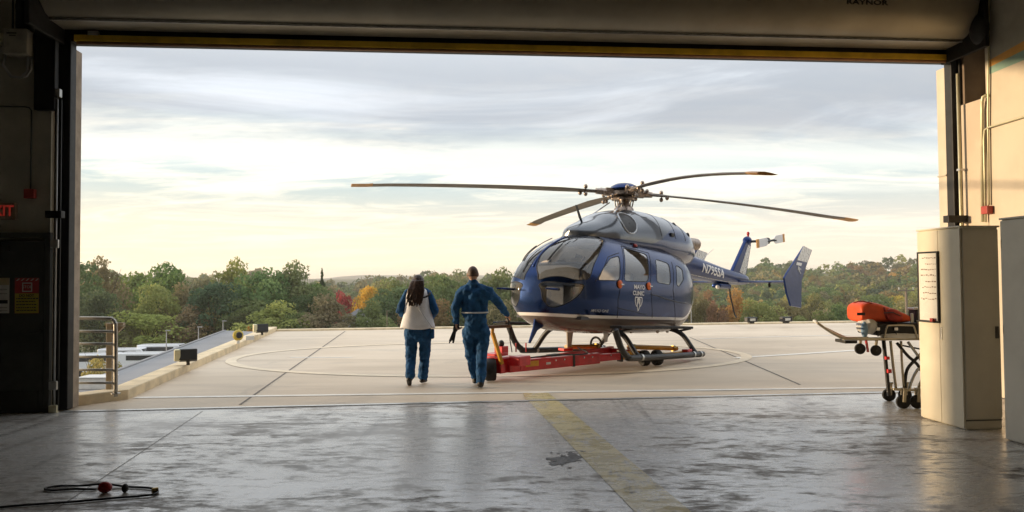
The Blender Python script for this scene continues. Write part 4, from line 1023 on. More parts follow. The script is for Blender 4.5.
for sd in (1, -1):
    decal('lettering', text_mesh('MAYO', .112, .001, .003), MATS['heli_white'], xm, zm, sd, 1.25)
    decal('lettering', text_mesh('CLINIC', .112, .001, .003), MATS['heli_white'], xc, zc_, sd, 1.15)
    # three-shield emblem outline
    b = B()
    def bar2(p, q, wd=.022):
        p, q = Vector((p[0], p[1], 0)), Vector((q[0], q[1], 0)); n = (q - p).normalized().cross(Vector((0, 0, 1))) * wd / 2
        m_ = [p.lerp(q, t) for t in (0, .5, 1)]
        for i in range(2): b.quad(m_[i] - n, m_[i + 1] - n, m_[i + 1] + n, m_[i] + n)
    sc = .72
    for off_, k_ in ((-.075, .8), (.075, .8), (0, 1.0)):
        sh = [(-.085, .14), (.085, .14), (.085, -.02), (.05, -.11), (0, -.19), (-.05, -.11), (-.085, -.02)]
        if off_: sh = [(x_ * .8 + off_ * 1.15, y_ * .72 + .045) for x_, y_ in sh]
        else: sh = [(x_ * .72, y_ * .95 - .03) for x_, y_ in sh]
        for i in range(len(sh)): bar2([c * sc for c in sh[i]], [c * sc for c in sh[(i + 1) % len(sh)]])
    me = b.mesh('emblem'); decal('emblem', me, MATS['heli_white'], xs_, zs_, sd, 1.1)
    xo, zo = px_side(600, 311); decal('lettering', text_mesh('MAYO ONE', .065, .001, .001), MATS['heli_silver'], xo, zo, sd, 1.25)
    # tail registration
    decal('registration', text_mesh('N795SA', .29, .001, .008, .15), MATS['heli_white'], -3.75, 1.935, sd, 1.35, TBV, roll=-.06 * sd)
    xf, zf = l_plane(800, 268, 1, 1.48).x, l_plane(800, 268, 1, 1.48).z
for (px, py) in ((619.5, 284.3), (648.3, 286.2)):
    x_, z_ = px_side(px, py)
    h = BVH.ray_cast(Vector((x_, 3, z_)), Vector((0, -1, 0)))[0]; b = B(); b.lathe([(.072, 0), (.075, .02), (.05, .035), (.001, .036)], h, (0, 1, 0), 18); dc = b.obj('handle_cover', 'heli_orange', heli, smooth=40)
    b = B(); b.box(h + Vector((-.04, .04, .0)), (.10, .02, .025)); b.obj('door_handle', 'steel_bright', dc, bevel=.005)
c, _ = plate([(797, 262), (802, 263.2), (801.2, 266), (796.2, 264.8)], 1.481, .004); c.obj('lettering', 'heli_white', heli)
me = text_mesh('MC', .18, .001, .004); p_ = l_plane(799.5, 270, 1, 1.482); me.transform(Matrix.Translation(p_) @ Matrix.Rotation(R(180), 4, 'Z') @ Matrix.Rotation(R(90), 4, 'X') @ Matrix.Rotation(R(-20), 4, 'Z')); me.materials.clear(); me.materials.append(MATS['heli_silver']); link('emblem', me, heli)
# ------------------------------------------------------------------ towing cart under the helicopter
mat('cart_red', (.60, .015, .020), .38, .1, var=.14, vscale=5, coat=.4)
mat('cart_yellow', (.62, .30, .02), .45, var=.12)
mat('rubber', (.016, .016, .016), .75, var=.2, bump=.3)
mat('rim_grey', (.48, .46, .42), .45, .6)
mat('handle_brown', (.26, .13, .07), .55)
D0 = Vector((-.02, 12.42, 0)); AFT = -FWD
cart = thing('towing_cart', 'red towing cart with yellow arms carrying the helicopter skids', 'towing cart', D0, math.atan2(AFT.y, AFT.x))
CMt = (Matrix.Translation(D0) @ Matrix.Rotation(math.atan2(AFT.y, AFT.x), 4, 'Z')); CI = CMt.inverted()
def cl(p): return CI @ Vector(p)
def cp(px, py, Y): return cl(at(px, py, Y))
def wheel(parent, c, r, wd, ax, name='wheel', n=20, tread=True):
    ax = Vector(ax).normalized(); b = B()
    b.lathe([(r * .62, -wd / 2), (r * .92, -wd / 2), (r, -wd * .32), (r, wd * .32), (r * .92, wd / 2), (r * .62, wd / 2)], c, ax, n); w_ = b.obj(name, 'rubber', parent, smooth=40)
    b = B(); b.lathe([(r * .30, -wd * .40), (r * .63, -wd * .46), (r * .63, wd * .46), (r * .30, wd * .40)], c, ax, n); rm = b.obj('rim', 'rim_grey', w_, smooth=40)
    b = B(); b.lathe([(r * .18, -wd * .55), (r * .18, wd * .55)], c, ax, 10); b.obj('axle_cap', 'dark_steel', w_, smooth=40)
    return w_
g = gp(490.5, 381); wc = cl((g[0], g[1] + .02, .185))
wax = CMt.to_3x3().inverted() @ Vector((1, .12, 0)); wheel(cart, wc, .185, .17, wax)
def pl(b, pts, r, n=10): b.tube([cl(p) for p in pts], r, n)
# steering yoke and front body
b = B(); f0 = wc + Vector((.0, 0, 0)); b.box(wc + Vector((.30, .02, .06)), (.42, .34, .26)); b.obj('front_housing', 'cart_red', cart, bevel=.02)
b = B(); b.box(wc + Vector((.16, .02, .235)), (.34, .26, .05)); b.box(wc + Vector((.30, .02, .30)), (.16, .18, .12)); b.obj('turntable', 'cart_red', cart, bevel=.012)
# two long beams diverging aft
NB0, NB1 = cp(508, 368, 12.35), cp(646, 353.5, 14.35)
FB0, FB1 = cp(528, 354, 12.9), cp(612, 346.5, 15.0)
NB0.z = .215; NB1.z = .215; FB0.z = .225; FB1.z = .225
b = B(); b.bar(NB0, NB0.lerp(NB1, .62), .10, .19); nb = b.obj('beam', 'cart_red', cart, bevel=.012)
b = B(); b.bar(NB0.lerp(NB1, .60), NB1, .085, .13); b.obj('beam_extension', 'cart_red', nb, bevel=.01)
b = B(); b.bar(FB0, FB1, .10, .15); fb = b.obj('beam', 'cart_red', cart, bevel=.012)
for t in (.42, .78):
    b = B(); q = NB0.lerp(NB1, t); b.bar(q, NB0.lerp(NB1, t + .015), .115, .205); b.obj('band', 'heli_black', nb)
b = B(); q = NB0.lerp(NB1, .17); b.bar(NB0.lerp(NB1, .10) + Vector((0, .0, .02)), NB0.lerp(NB1, .185) + Vector((0, 0, .02)), .108, .09); b.obj('warning_label', 'cart_yellow', nb)
b = B(); b.bar(NB0.lerp(NB1, .235), NB0.lerp(NB1, .265), .106, .035); b.obj('data_plate', 'heli_white', nb)
b = B(); b.bar(NB0.lerp(NB1, .80) + Vector((0, 0, .0)), NB0.lerp(NB1, .93), .095, .14); b.obj('yellow_sleeve', 'cart_yellow', nb)
b = B(); b.bar(FB0.lerp(FB1, .22), FB0.lerp(FB1, .32), .112, .16); b.obj('band', 'heli_black', fb)
b = B(); b.bar(NB0.lerp(NB1, .06), FB0.lerp(FB1, .06), .14, .14); b.bar(NB0.lerp(NB1, .97), FB0.lerp(FB1, .97), .10, .10); b.obj('cross_member', 'cart_red', cart, bevel=.01)
# hydraulic unit between the beams
b = B(); q = NB0 + Vector((.08, .03, .10)); b.box(q + Vector((.05, -.18, .0)), (.30, .22, .16)); b.obj('pump_block', 'cart_red', cart, bevel=.015)
for dx in (0, .10): b = B(); b.lathe([(.04, -.01), (.045, .0), (.04, .02), (.02, .022)], q + Vector((dx, .04, .0)), CMt.to_3x3().inverted() @ Vector((0, -1, 0)), 14); b.obj('gauge', 'steel_bright', cart, smooth=40)
b = B(); b.ell(NB0 + Vector((.06, .10, -.03)), (.07, .05, .06)); b.cyl(NB0 + Vector((.0, .10, -.03)), NB0 + Vector((.22, .10, -.03)), .025); b.obj('valve', 'hub_metal', cart, smooth=True)
for px in (516, 526): b = B(); p = cp(px, 349, 12.55); b.cyl(p + Vector((0, 0, -.05)), p + Vector((0, 0, .10)), .012); b.obj('pin', 'cart_red', cart, smooth=40)
# tiller
b = B(); p0, p1 = cp(502, 364, 12.15), cp(492.5, 333, 12.05); b.bar(p0, p1, .055, .055); b.obj('tiller_post', 'cart_yellow', cart, bevel=.006)
h0, h1 = cp(478, 327.5, 12.0), cp(511, 326, 11.95); b = B(); b.bar(h0, h1, .05, .05); hnd = b.obj('handlebar', 'handle_brown', cart, bevel=.012)
b = B(); b.tube([p1, p1.lerp(h0.lerp(h1, .45), .6), h0.lerp(h1, .45)], .026, 8); b.obj('tiller_neck', 'cart_yellow', cart, smooth=True)
b = B(); b.bar(cp(493, 322.5, 12.0), cp(508, 321, 11.96), .03, .02); b.obj('top_bar', 'steel_bright', hnd)
b = B(); b.tube([cp(507, 318, 11.95), cp(509, 322, 11.95), cp(508.5, 327, 11.95)], .02, 8); b.obj('lever', 'heli_black', hnd, smooth=True)
b = B(); b.tube([cp(509, 327, 11.97), cp(510, 340, 12.2), cp(512, 352, 12.4)], .009, 6); b.obj('cable', 'cable_black', cart, smooth=True)
# yellow lifting arms under the skids
def yarm(p, q, Y0, Y1, r=.045):
    a, c = cp(*p, Y0), cp(*q, Y1); b = B(); b.tube([a, c], r, 10); ar = b.obj('lifting_arm', 'cart_yellow', cart, smooth=40)
    for t in (.08, .9): b = B(); m_ = a.lerp(c, t); n_ = a.lerp(c, t + .05); b.cyl(m_, n_, r * 1.35); b.obj('collar', 'brass', ar, smooth=40)
    return a, c
yarm((566, 347), (599, 346.5), 14.2, 14.8); yarm((628, 347), (677, 348.5), 14.7, 15.3); yarm((660, 355), (686, 352), 14.5, 15.2, .03)
b = B(); a, c = cp(561, 349.5, 14.0), cp(570, 349, 14.1); b.bar(a, c, .2, .05); b.obj('lifting_shoe', 'cart_red', cart, bevel=.008)
b = B(); p = cp(687, 353, 15.1); b.box(p, (.2, .14, .16)); b.obj('lifting_shoe', 'cart_red', cart, bevel=.015)
for (px, py) in ((644.5, 366), (657, 365.5)):
    g = gp(px, py); wheel(cart, cl((g[0], g[1], .15)), .15, .13, CMt.to_3x3().inverted() @ Vector((.95, .35, 0)))
g = gp(596, 357.5); wheel(cart, cl((g[0], g[1], .15)), .15, .13, CMt.to_3x3().inverted() @ Vector((.95, .35, 0)))
b = B(); q = cp(596, 343, 14.6); b.tube([q + Vector((0, .12 * math.cos(t), .13 * math.sin(t) - .02)) for t in [R(a) for a in range(-20, 205, 15)]], .022, 8); b.obj('hose', 'cable_black', cart, smooth=True)

# ------------------------------------------------------------------ ambulance stretcher
SX = Vector((at(885, 276, 9.75)[0], 9.72, 0)); kx = 9.75 / F_PX
st = thing('stretcher', 'wheeled ambulance stretcher loaded with bags beside the cream cabinet', 'stretcher', SX, 0)
def sp(px, py, y=0.0): p = at(px, py, 9.72 + y); return Vector((p[0] - SX.x, y, p[2]))
mat('cot_cream', (.58, .52, .40), .35, .5, var=.12); mat('cot_black', (.016, .016, .017), .45); mat('mattress_black', (.018, .018, .02), .6, bump=.2)
mat('sheet_white', (.66, .66, .64), .85, var=.06, bump=.5, bscale=12)
YN, YF = -.28, .28
b = B()
for y in (YN, YF): b.tube([sp(843, 338.5, y), sp(870, 339, y), sp(975, 338, y)], .022, 10)
for px in (850, 880, 905, 930, 965): b.cyl(sp(px, 338.7, YN), sp(px, 338.7, YF), .016)
fr_ = b.obj('main_frame', 'cot_cream', st, smooth=40)
for y in (YN, YF):
    b = B(); b.tube(smooth_path([sp(868, 338, y), sp(845, 338, y), sp(836, 335, y), sp(826, 329, y), sp(817, 322.5, y)], 5), .018, 8); b.obj('foot_rail', 'cot_cream', st, smooth=True)
b = B(); b.tube(smooth_path([sp(817, 322.5, YN), sp(814.5, 321, -.12), sp(814.5, 321, .12), sp(817, 322.5, YF)], 4), .018, 8); b.cyl(sp(829, 331, YN), sp(829, 331, YF), .013); b.cyl(sp(840, 338, YN), sp(840, 338, YF), .013); b.obj('foot_rail', 'sheet_white', st, smooth=True)
for px, y in ((860, YN), (876, YF), (860, YF), (876, YN)):
    w_ = wheel(st, sp(px, 348.8 if px < 870 else 350.5, y), .068, .035, (0, 1, 0), 'load_wheel')
    b = B(); t0 = sp(px, 349, y); b.bar(t0 + Vector((.01, .03, 0)), t0 + Vector((.03, .03, .14)), .02, .03); b.obj('wheel_fork', 'cot_cream', w_)
b = B(); b.bar(sp(866, 340, YN), sp(868, 352, YN), .03, .02); b.obj('release_lever', 'cart_red', st)
# legs
def leg(pts, y, r, m, name='leg'):
    b = B(); b.tube(smooth_path([sp(px, py, y) for px, py in pts], 5), r, 10); return b.obj(name, m, st, smooth=True)
for y in (YN + .03, YF - .03):
    leg([(883.5, 340), (886, 365), (889, 396)], y, .024, 'cot_black')
    leg([(890.5, 341), (893, 365), (896, 389)], y, .017, 'cot_cream'); leg([(901, 341), (902, 365), (904, 389)], y, .015, 'cot_cream')
    leg([(897, 343), (908, 356), (915, 362), (921, 370), (935, 395)], y, .020, 'cot_black')
    leg([(925, 350), (915, 360), (907, 370), (905, 385), (906, 393)], y, .020, 'cot_black')
    leg([(932, 360), (919, 368), (912, 380), (909, 390)], y, .018, 'galvanised'); leg([(908, 342), (918, 356), (926, 368)], y, .018, 'galvanised')
    leg([(925, 374), (919, 386), (916, 398)], y, .018, 'cot_cream')
b = B(); b.bar(sp(893, 389, YN), sp(945, 392, YN), .03, .03); b.bar(sp(893, 389, YF), sp(945, 392, YF), .03, .03); b.bar(sp(896, 389, YN), sp(896, 389, YF), .03, .03); b.bar(sp(940, 391.5, YN), sp(940, 391.5, YF), .03, .03); b.obj('lower_frame', 'cot_cream', st, bevel=.004)
for px, py, dd in ((889, 371, .05), (887, 358, .04)): b = B(); b.box(sp(px, py, YN), (.05, .05, dd)); b.obj('leg_joint', 'cart_red', st, bevel=.005)
for (px, py, y) in ((917, 403, YN), (903, 400, YN), (889, 397.5, YF), (905, 399, YF), (945, 403, YN), (945, 399, YF)):
    g = sp(px, py, y); g.z = .085; w_ = wheel(st, g, .085, .04, (.12, 1, 0), 'caster')
    b = B(); b.bar(g + Vector((0, .03, 0)), g + Vector((.015, .03, .16)), .02, .035); b.bar(g + Vector((0, -.03, 0)), g + Vector((.015, -.03, .16)), .02, .035); b.box(g + Vector((.015, 0, .16)), (.05, .09, .025)); b.obj('caster_fork', 'cot_cream', w_)
# mattress and what lies on it
b = B(); a, c = sp(866, 328.5, 0), sp(975, 327.5, 0); b.box((a + c) / 2, ((c - a).length, .52, .15)); b.obj('mattress', 'mattress_black', st, bevel=.025, seg=3)
def cloth(name, label, cat, px0, px1, pyt, pyb, m, y0, y1, seed, sag=.0):
    rr = random.Random(seed); o_ = sp((px0 + px1) / 2, pyb, 0); t = thing(name, label, cat, SX + o_); n, k = 16, 10; b = B(); rows = []
    a, c = sp(px0, pyt), sp(px1, pyb); X0, X1, Z1, Z0 = a.x, c.x, a.z, c.z
    rs = []
    for i in range(n + 1):
        u = i / n; ring_ = []
        for j in range(14):
            th = 2 * math.pi * j / 14; e = max(.02, math.sin(math.pi * min(max(u, .0), 1.0)) ** .45)
            ring_.append(Vector((X0 + (X1 - X0) * u, (y0 + y1) / 2 + math.cos(th) * (y1 - y0) / 2 * e * rr.uniform(.9, 1.06), (Z0 + Z1) / 2 - sag * u + math.sin(th) * (Z1 - Z0) / 2 * e * rr.uniform(.88, 1.08))) - o_)
        rs.append(ring_)
    b.rings(rs); ob = b.obj('fabric', m, t, smooth=True); sm = ob.modifiers.new('subd', 'SUBSURF'); sm.levels = sm.render_levels = 1
    return t
cloth('folded_linen', 'crumpled white linen bundle at the foot of the stretcher', 'linen', 852, 872, 317, 334, MATS['sheet_white'], -.3, .02, 3)
cloth('folded_sheet', 'white sheet hanging over the black stretcher mattress', 'sheet', 868, 916, 331, 337, MATS['sheet_white'], -.31, -.24, 5, .02)
mat('linen_blue', (.20, .33, .48), .85, var=.08, bump=.4, bscale=14)
cloth('folded_blanket', 'small pale blue cloth tucked beside the white linen bundle', 'cloth', 851, 858, 320, 337, MATS['linen_blue'], -.31, -.24, 8)
# orange bag
mat('bag_orange', (.72, .085, .015), .6, var=.10, vscale=5, bump=.5, bscale=9); mat('bag_red', (.42, .035, .02), .6, bump=.3)
o_ = sp(879, 321, 0); bag = thing('medical_bag', 'bright orange duffel bag lying on the stretcher mattress', 'bag', SX + o_)
rs = []
prof = [(853.2, 308, 319), (853.8, 304.5, 321), (857, 301.8, 322), (864, 301.0, 322), (871, 302.0, 322), (878, 304.2, 322), (886, 307.2, 322), (894, 310.5, 322), (901, 313.5, 322), (905.5, 317, 321)]
for i, (px, t, b_) in enumerate(prof):
    p, q = sp(px, t, 0), sp(px, b_, 0); zc2, hz2 = (p.z + q.z) / 2, (p.z - q.z) / 2; wy = .22 if 0 < i < len(prof) - 1 else .17; ring_ = []
    for j in range(20):
        th = 2 * math.pi * j / 20; cs, sn = math.cos(th), math.sin(th)
        ring_.append(Vector((p.x, math.copysign(abs(cs) ** .55, cs) * wy, zc2 + math.copysign(abs(sn) ** .55, sn) * hz2)) - o_)
    rs.append(ring_)
b = B(); b.rings(rs); bo = b.obj('shell', 'bag_orange', bag, smooth=60); sm = bo.modifiers.new('subd', 'SUBSURF'); sm.levels = sm.render_levels = 2
b = B(); b.tube([sp(853.5 + i * 5, (303, 301.6, 301.6, 302.6, 304.2, 306.2, 308.6, 311, 313, 315, 317)[i] - .2, -.17) - o_ for i in range(11)], .008, 6); b.obj('piping', 'bag_red', bag, smooth=True)
b = B(); b.box(sp(861, 314, -.225) - o_, (.10, .01, .035)); b.obj('label', 'print_black', bag)
b = B(); b.tube([sp(884, 307.5, -.2) - o_, sp(886, 312, -.235) - o_, sp(888, 319, -.225) - o_], .014, 6); b.tube([sp(898, 313, -.2) - o_, sp(899, 315, -.235) - o_, sp(901, 319, -.225) - o_], .014, 6); b.obj('strap', 'bag_red', bag, smooth=True)
# monitor at the head end
o_ = sp(917, 322, -.1); mo = thing('patient_monitor', 'black and white monitor strapped at the head of the stretcher', 'monitor', SX + o_)
b = B(); b.box(sp(918, 315.5, -.1) - o_, (.15, .2, .17)); b.obj('case', 'cot_black', mo, bevel=.02)
b = B(); b.box(sp(917, 308.5, -.1) - o_, (.17, .18, .03)); b.box(sp(912, 318, -.2) - o_, (.04, .02, .12)); b.obj('bumper', 'sheet_white', mo, bevel=.01)
b = B(); b.tube([sp(919, 336, -.25) - o_, sp(919, 322, -.25) - o_], .022, 8); b.obj('clamp_post', 'cot_cream', mo, smooth=40)

# straps and side rails on the stretcher, small fittings on the cart
for px in (878, 896):
    b = B(); b.tube([sp(px, 336.5, YN - .01), sp(px, 322.5, YN + .01), sp(px, 321.6, 0), sp(px, 322.5, YF - .01), sp(px, 336.5, YF + .01)], .016, 6, flat=.3); s_ = b.obj('strap', 'cot_black', st); b = B(); b.box(sp(px, 329, YN - .012), (.05, .012, .04)); b.obj('buckle', 'steel_bright', s_, bevel=.004)
for y in (YN - .03, YF + .03):
    b = B(); b.tube(smooth_path([sp(884, 338, y), sp(887, 327, y), sp(891, 325.5, y), sp(910, 325.5, y), sp(914, 327, y), sp(917, 338, y)], 5), .011, 8); b.obj('side_rail', 'cot_cream', st, smooth=True)
for t in (.30, .36, .50, .56, .70):
    b = B(); q = NB0.lerp(NB1, t); b.lathe([(.016, -.058), (.016, .058)], q + Vector((0, 0, .04)), (NB1 - NB0).cross(Vector((0, 0, 1))), 8); b.obj('bolt', 'steel_bright', nb, smooth=40)
b = B(); b.tube(smooth_path([NB0 + Vector((.1, -.1, .12)), NB0.lerp(NB1, .25) + Vector((0, -.12, .14)), NB0.lerp(NB1, .5) + Vector((0, -.10, .11)), FB0.lerp(FB1, .6) + Vector((0, .08, .12))], 6), .012, 8); b.obj('hydraulic_hose', 'cable_black', cart, smooth=True)
b = B(); b.ell(wc + Vector((.30, .02, .40)), (.05, .05, .06)); b.obj('filler_cap', 'heli_black', cart, smooth=True)

for y in (-.14, 0.0, .14):
    b = B(); b.tube(smooth_path([sp(846, 337.5, y), sp(838, 334, y), sp(829, 329.5, y), sp(820, 325.5, y)], 4), .012, 8); b.obj('foot_rail', 'cot_cream', st, smooth=True)
b = B(); b.tube([sp(820, 325.5, YN), sp(820, 325.5, YF)], .014, 8); b.obj('foot_rail', 'sheet_white', st, smooth=True)
b = B(); b.box(sp(846, 341, 0), (.16, .3, .04)); b.obj('foot_bracket', 'dark_steel', st, bevel=.006)
b = B(); b.bar(sp(900, 345, YN + .05), sp(935, 352, YN + .05), .03, .02); b.bar(sp(900, 345, YF - .05), sp(935, 352, YF - .05), .03, .02); b.obj('gas_strut', 'heli_dark_grey', st)

o_ = sp(896, 322, -.1); pc_ = thing('red_pouch', 'dark red pouch leaning on the right end of the orange bag', 'pouch', SX + o_)
b = B(); b.ell(sp(893, 315.5, -.20) - o_, (.13, .06, .085), rot=Matrix.Rotation(R(14), 3, 'Y')); b.obj('fabric', 'bag_red', pc_, smooth=True)
b = B(); b.tube([sp(884, 313, -.255) - o_, sp(893, 312.5, -.265) - o_, sp(901, 316, -.255) - o_], .006, 6); b.obj('zip', 'cot_black', pc_, smooth=True)
# ------------------------------------------------------------------ people
mat('suit_blue', (.017, .088, .225), .8, var=.18, vscale=9, bump=.5, bscale=30, spec=.2)
mat('skin', (.44, .25, .17), .55, var=.08); mat('boot_black', (.018, .017, .017), .55); mat('hair_brown', (.06, .028, .016), .4, var=.4, vscale=45); mat('hair_short', (.085, .04, .022), .6, var=.3, vscale=40)
mat('vest_white', (.90, .90, .93), .8, var=.06, bump=.3, bscale=25); mat('reflective_tape', (.55, .56, .58), .35); mat('glove_black', (.014, .014, .014), .65)
def caps(b, p0, p1, r0, r1, n=14, fl=(1, 1)):
    p0, p1 = Vector(p0), Vector(p1); d = p1 - p0; L = d.length; d = d.normalized() if L > 1e-6 else Vector((0, 0, 1))
    a = Vector((1, 0, 0)) if abs(d.x) < .8 else Vector((0, 1, 0)); u = (a - d * a.dot(d)).normalized(); q = d.cross(u); rs = []
    for k in range(5): t = -math.pi / 2 + math.pi / 2 * k / 4.0; rs.append((p0 + d * r0 * math.sin(t), max(r0 * math.cos(t), r0 * .06)))
    for k in range(1, 6): t = math.pi / 2 * k / 5; rs.append((p1 + d * r1 * math.sin(t), max(r1 * math.cos(t), r1 * .06))) if k else None
    rs.insert(5, (p1, r1))
    b.rings([[c + (u * math.cos(t) * fl[0] + q * math.sin(t) * fl[1]) * r for t in [2 * math.pi * i / n for i in range(n)]] for c, r in rs])
def organic(b, name, m, parent, voxel=.010, smooth=6, fold=0.0, fsize=.12, seed=0):
    o = b.obj(name, m, None); rm = o.modifiers.new('r', 'REMESH'); rm.mode = 'VOXEL'; rm.voxel_size = voxel
    sm = o.modifiers.new('s', 'SMOOTH'); sm.iterations = smooth; sm.factor = .5
    if fold:
        tx = bpy.data.textures.new('folds', 'CLOUDS'); tx.noise_scale = fsize; tx.noise_depth = 2
        dp = o.modifiers.new('d', 'DISPLACE'); dp.texture = tx; dp.strength = fold; dp.mid_level = .5; dp.texture_coords = 'LOCAL'
    me = evaluated(o, name); bpy.data.objects.remove(o); me.materials.clear(); me.materials.append(MATS[m] if isinstance(m, str) else m); me.shade_smooth()
    return link(name, me, parent)
def hand(b, w_, d, side, curl=.6, n_=Vector((0, 0, -1))):
    # wrist point, forearm direction, thumb side vector
    d = Vector(d).normalized(); sd = Vector(side); sd = (sd - d * sd.dot(d)).normalized(); pn = d.cross(sd).normalized()
    if pn.dot(n_) < 0: pn = -pn
    w_ = Vector(w_); caps(b, w_ - d * .05, w_ + d * .02, .030, .030); 
    for k in range(4):
        o = sd * (.030 - .020 * k); caps(b, w_ + d * .02 + o * .6, w_ + d * .085 + o, .016, .013)
        L = (.040, .045, .042, .033)[k]; p = w_ + d * .088 + o; q = p + (d * math.cos(curl) + pn * math.sin(curl)) * L; caps(b, p, q, .0105, .0095)
        q2 = q + (d * math.cos(curl * 2.2) + pn * math.sin(curl * 2.2)) * L * .7; caps(b, q, q2, .0095, .0085)
        q3 = q2 + (d * math.cos(curl * 3.0) + pn * math.sin(curl * 3.0)) * L * .5; caps(b, q2, q3, .0085, .0075)
    t0 = w_ + d * .03 + sd * .028; t1 = t0 + (d * .7 + sd * .6 + pn * .3).normalized() * .042; caps(b, t0, t1, .014, .012); caps(b, t1, t1 + (d * .85 + pn * .5).normalized() * .035, .0115, .009)
def head(b, c, s=1.0):
    c = Vector(c)
    b.ell(c, (.076 * s, .096 * s, .105 * s)); b.ell(c + Vector((0, .03, -.065)) * s, (.058 * s, .066 * s, .055 * s)); b.ell(c + Vector((0, .095, -.018)) * s, (.014 * s, .02 * s, .024 * s))
    for sx_ in (-1, 1): b.ell(c + Vector((.078 * sx_, -.005, -.012)) * s, (.012 * s, .022 * s, .032 * s)); b.ell(c + Vector((.03 * sx_, .084, .012)) * s, (.016 * s, .012 * s, .010 * s))
    b.ell(c + Vector((0, .088, -.058)) * s, (.024 * s, .012 * s, .010 * s))

# the man
G = gp(477, 386.5); kz = G[1] / F_PX
man = thing('person', 'man in dark blue flight suit pulling the red cart handle', 'person', (G[0], G[1], -.012))
def mp(px, py, y=0.0): return Vector(((px - 477) * kz, y, (388 - py) * kz))
J = dict(lsh=mp(460.5, 291.5), rsh=mp(491, 291.5), lel=mp(456, 309.5, -.05), rel=mp(500, 305.5, .10), lwr=mp(456.5, 323.5, .05), rwr=mp(507, 317, .34), lhip=mp(469.5, 333), rhip=mp(483.5, 333), lkn=mp(471, 358, .10), rkn=mp(482, 358, -.02), lan=mp(475, 379.5, .16), ran=mp(481, 381, -.14))
b = B(); head(b, mp(473.5, 275, .02), 1.06); caps(b, mp(473.7, 287), mp(473.5, 279, .01), .058, .052); caps(b, mp(476, 300), mp(476, 330), .12, .11)
caps(b, J['lsh'] + Vector((.03, 0, -.07)), J['lel'], .04, .04); caps(b, J['lel'], J['lwr'], .038, .028); caps(b, J['rsh'] + Vector((-.03, 0, -.07)), J['rel'], .04, .04); caps(b, J['rel'], J['rwr'], .038, .028); caps(b, J['lsh'] + Vector((.06, 0, -.06)), J['rsh'] + Vector((-.06, 0, -.06)), .05, .05)
for s_ in 'lr': caps(b, J[s_ + 'hip'], J[s_ + 'kn'], .07, .05); caps(b, J[s_ + 'kn'], J[s_ + 'an'], .045, .035); caps(b, J[s_ + 'an'], J[s_ + 'an'] + Vector((0, .12, -.05)), .04, .035)
hand(b, J['rwr'] + (J['rwr'] - J['rel']).normalized() * .02, (J['rwr'] - J['rel']), (-.6, 0, .6), .75); hand(b, J['lwr'], (J['lwr'] - J['lel']), (.1, 1, 0), .8, Vector((1, 0, 0)))
organic(b, 'body', 'skin', man, .0065, 3)
b = B()
caps(b, mp(468, 294.5), mp(483, 294.5), .115, .115); caps(b, mp(462, 295.5), mp(489.5, 295.5), .090, .090); caps(b, mp(472, 287.5), mp(462, 293), .070, .078); caps(b, mp(475.5, 287.5), mp(489.5, 293), .070, .078)
caps(b, mp(475.5, 297), mp(475.5, 312), .150, .140, fl=(1.16, .92)); caps(b, mp(470, 300, -.02), mp(468, 313), .10, .10); caps(b, mp(482, 300, -.02), mp(482, 313), .10, .10)
caps(b, mp(476, 314), mp(476, 331), .140, .150, fl=(1.22, .95)); caps(b, mp(473.6, 284.5), mp(473.6, 290), .075, .10)
caps(b, J['lsh'] + Vector((.02, 0, -.045)), J['lel'], .082, .070); caps(b, J['lel'], J['lwr'] - Vector((0, 0, -.02)), .070, .052)
caps(b, J['rsh'] + Vector((-.02, 0, -.045)), J['rel'], .080, .068); caps(b, J['rel'], J['rwr'], .066, .050)
for s_ in 'lr': caps(b, J[s_ + 'hip'] + Vector((0, -.01, 0)), J[s_ + 'kn'], .112, .088); caps(b, J[s_ + 'kn'], J[s_ + 'an'] + Vector((0, 0, .02)), .084, .076)
caps(b, mp(470, 330, -.045), mp(471, 337, -.03), .095, .08); caps(b, mp(483, 330, -.045), mp(483, 337, -.03), .095, .08)
organic(b, 'flight_suit', 'suit_blue', man, .010, 3, .044, .085)
b = B(); b.tube([Vector((mp(475.5, 0).x + math.cos(t) * .205, math.sin(t) * .150 - .012, mp(0, 313.5).z)) for t in [2 * math.pi * i / 28 for i in range(28)]], .011, 6, close=True); b.obj('waist_tape', 'reflective_tape', man, smooth=True)
b = B()
for s_, tilt in (('l', .0), ('r', .05)): a = J[s_ + 'an']; caps(b, a + Vector((0, 0, .04)), a + Vector((0, -.02, -.035)), .062, .055); caps(b, a + Vector((0, -.04, -.055 + tilt * .6)), a + Vector((0, .16, -.070)), .050, .045, fl=(1, .8))
bt = organic(b, 'boots', 'boot_black', man, .009, 3)
hc = mp(473.5, 275, .02); b = B(); b.ell(hc + Vector((0, -.016, .022)), (.088, .104, .108)); 
hr_ = B(); n, m_ = 18, 10
for i in range(m_):
    pass
rs = []
for i in range(11):
    t = math.pi * .02 + math.pi * (.52) * i / 10; rs.append([hc + Vector((math.sin(t) * math.cos(p) * .0855, math.sin(t) * math.sin(p) * .106 - .008, math.cos(t) * .117 + .003 - (.03 if i > 8 and math.sin(p) < 0 else 0) + (.045 * max(0, math.sin(p)) * (i / 10) ** 2))) for p in [2 * math.pi * k / 20 for k in range(20)]])
b = B(); b.rings(rs); b.obj('hair', 'hair_short', man, smooth=True)
b = B(); b.tube([mp(473.6, 285, 0) + Vector((math.cos(t) * .075, math.sin(t) * .075, .006 * math.sin(t))) for t in [2 * math.pi * i / 16 for i in range(16)]], .022, 8, close=True); b.obj('collar', 'suit_blue', man, smooth=True)
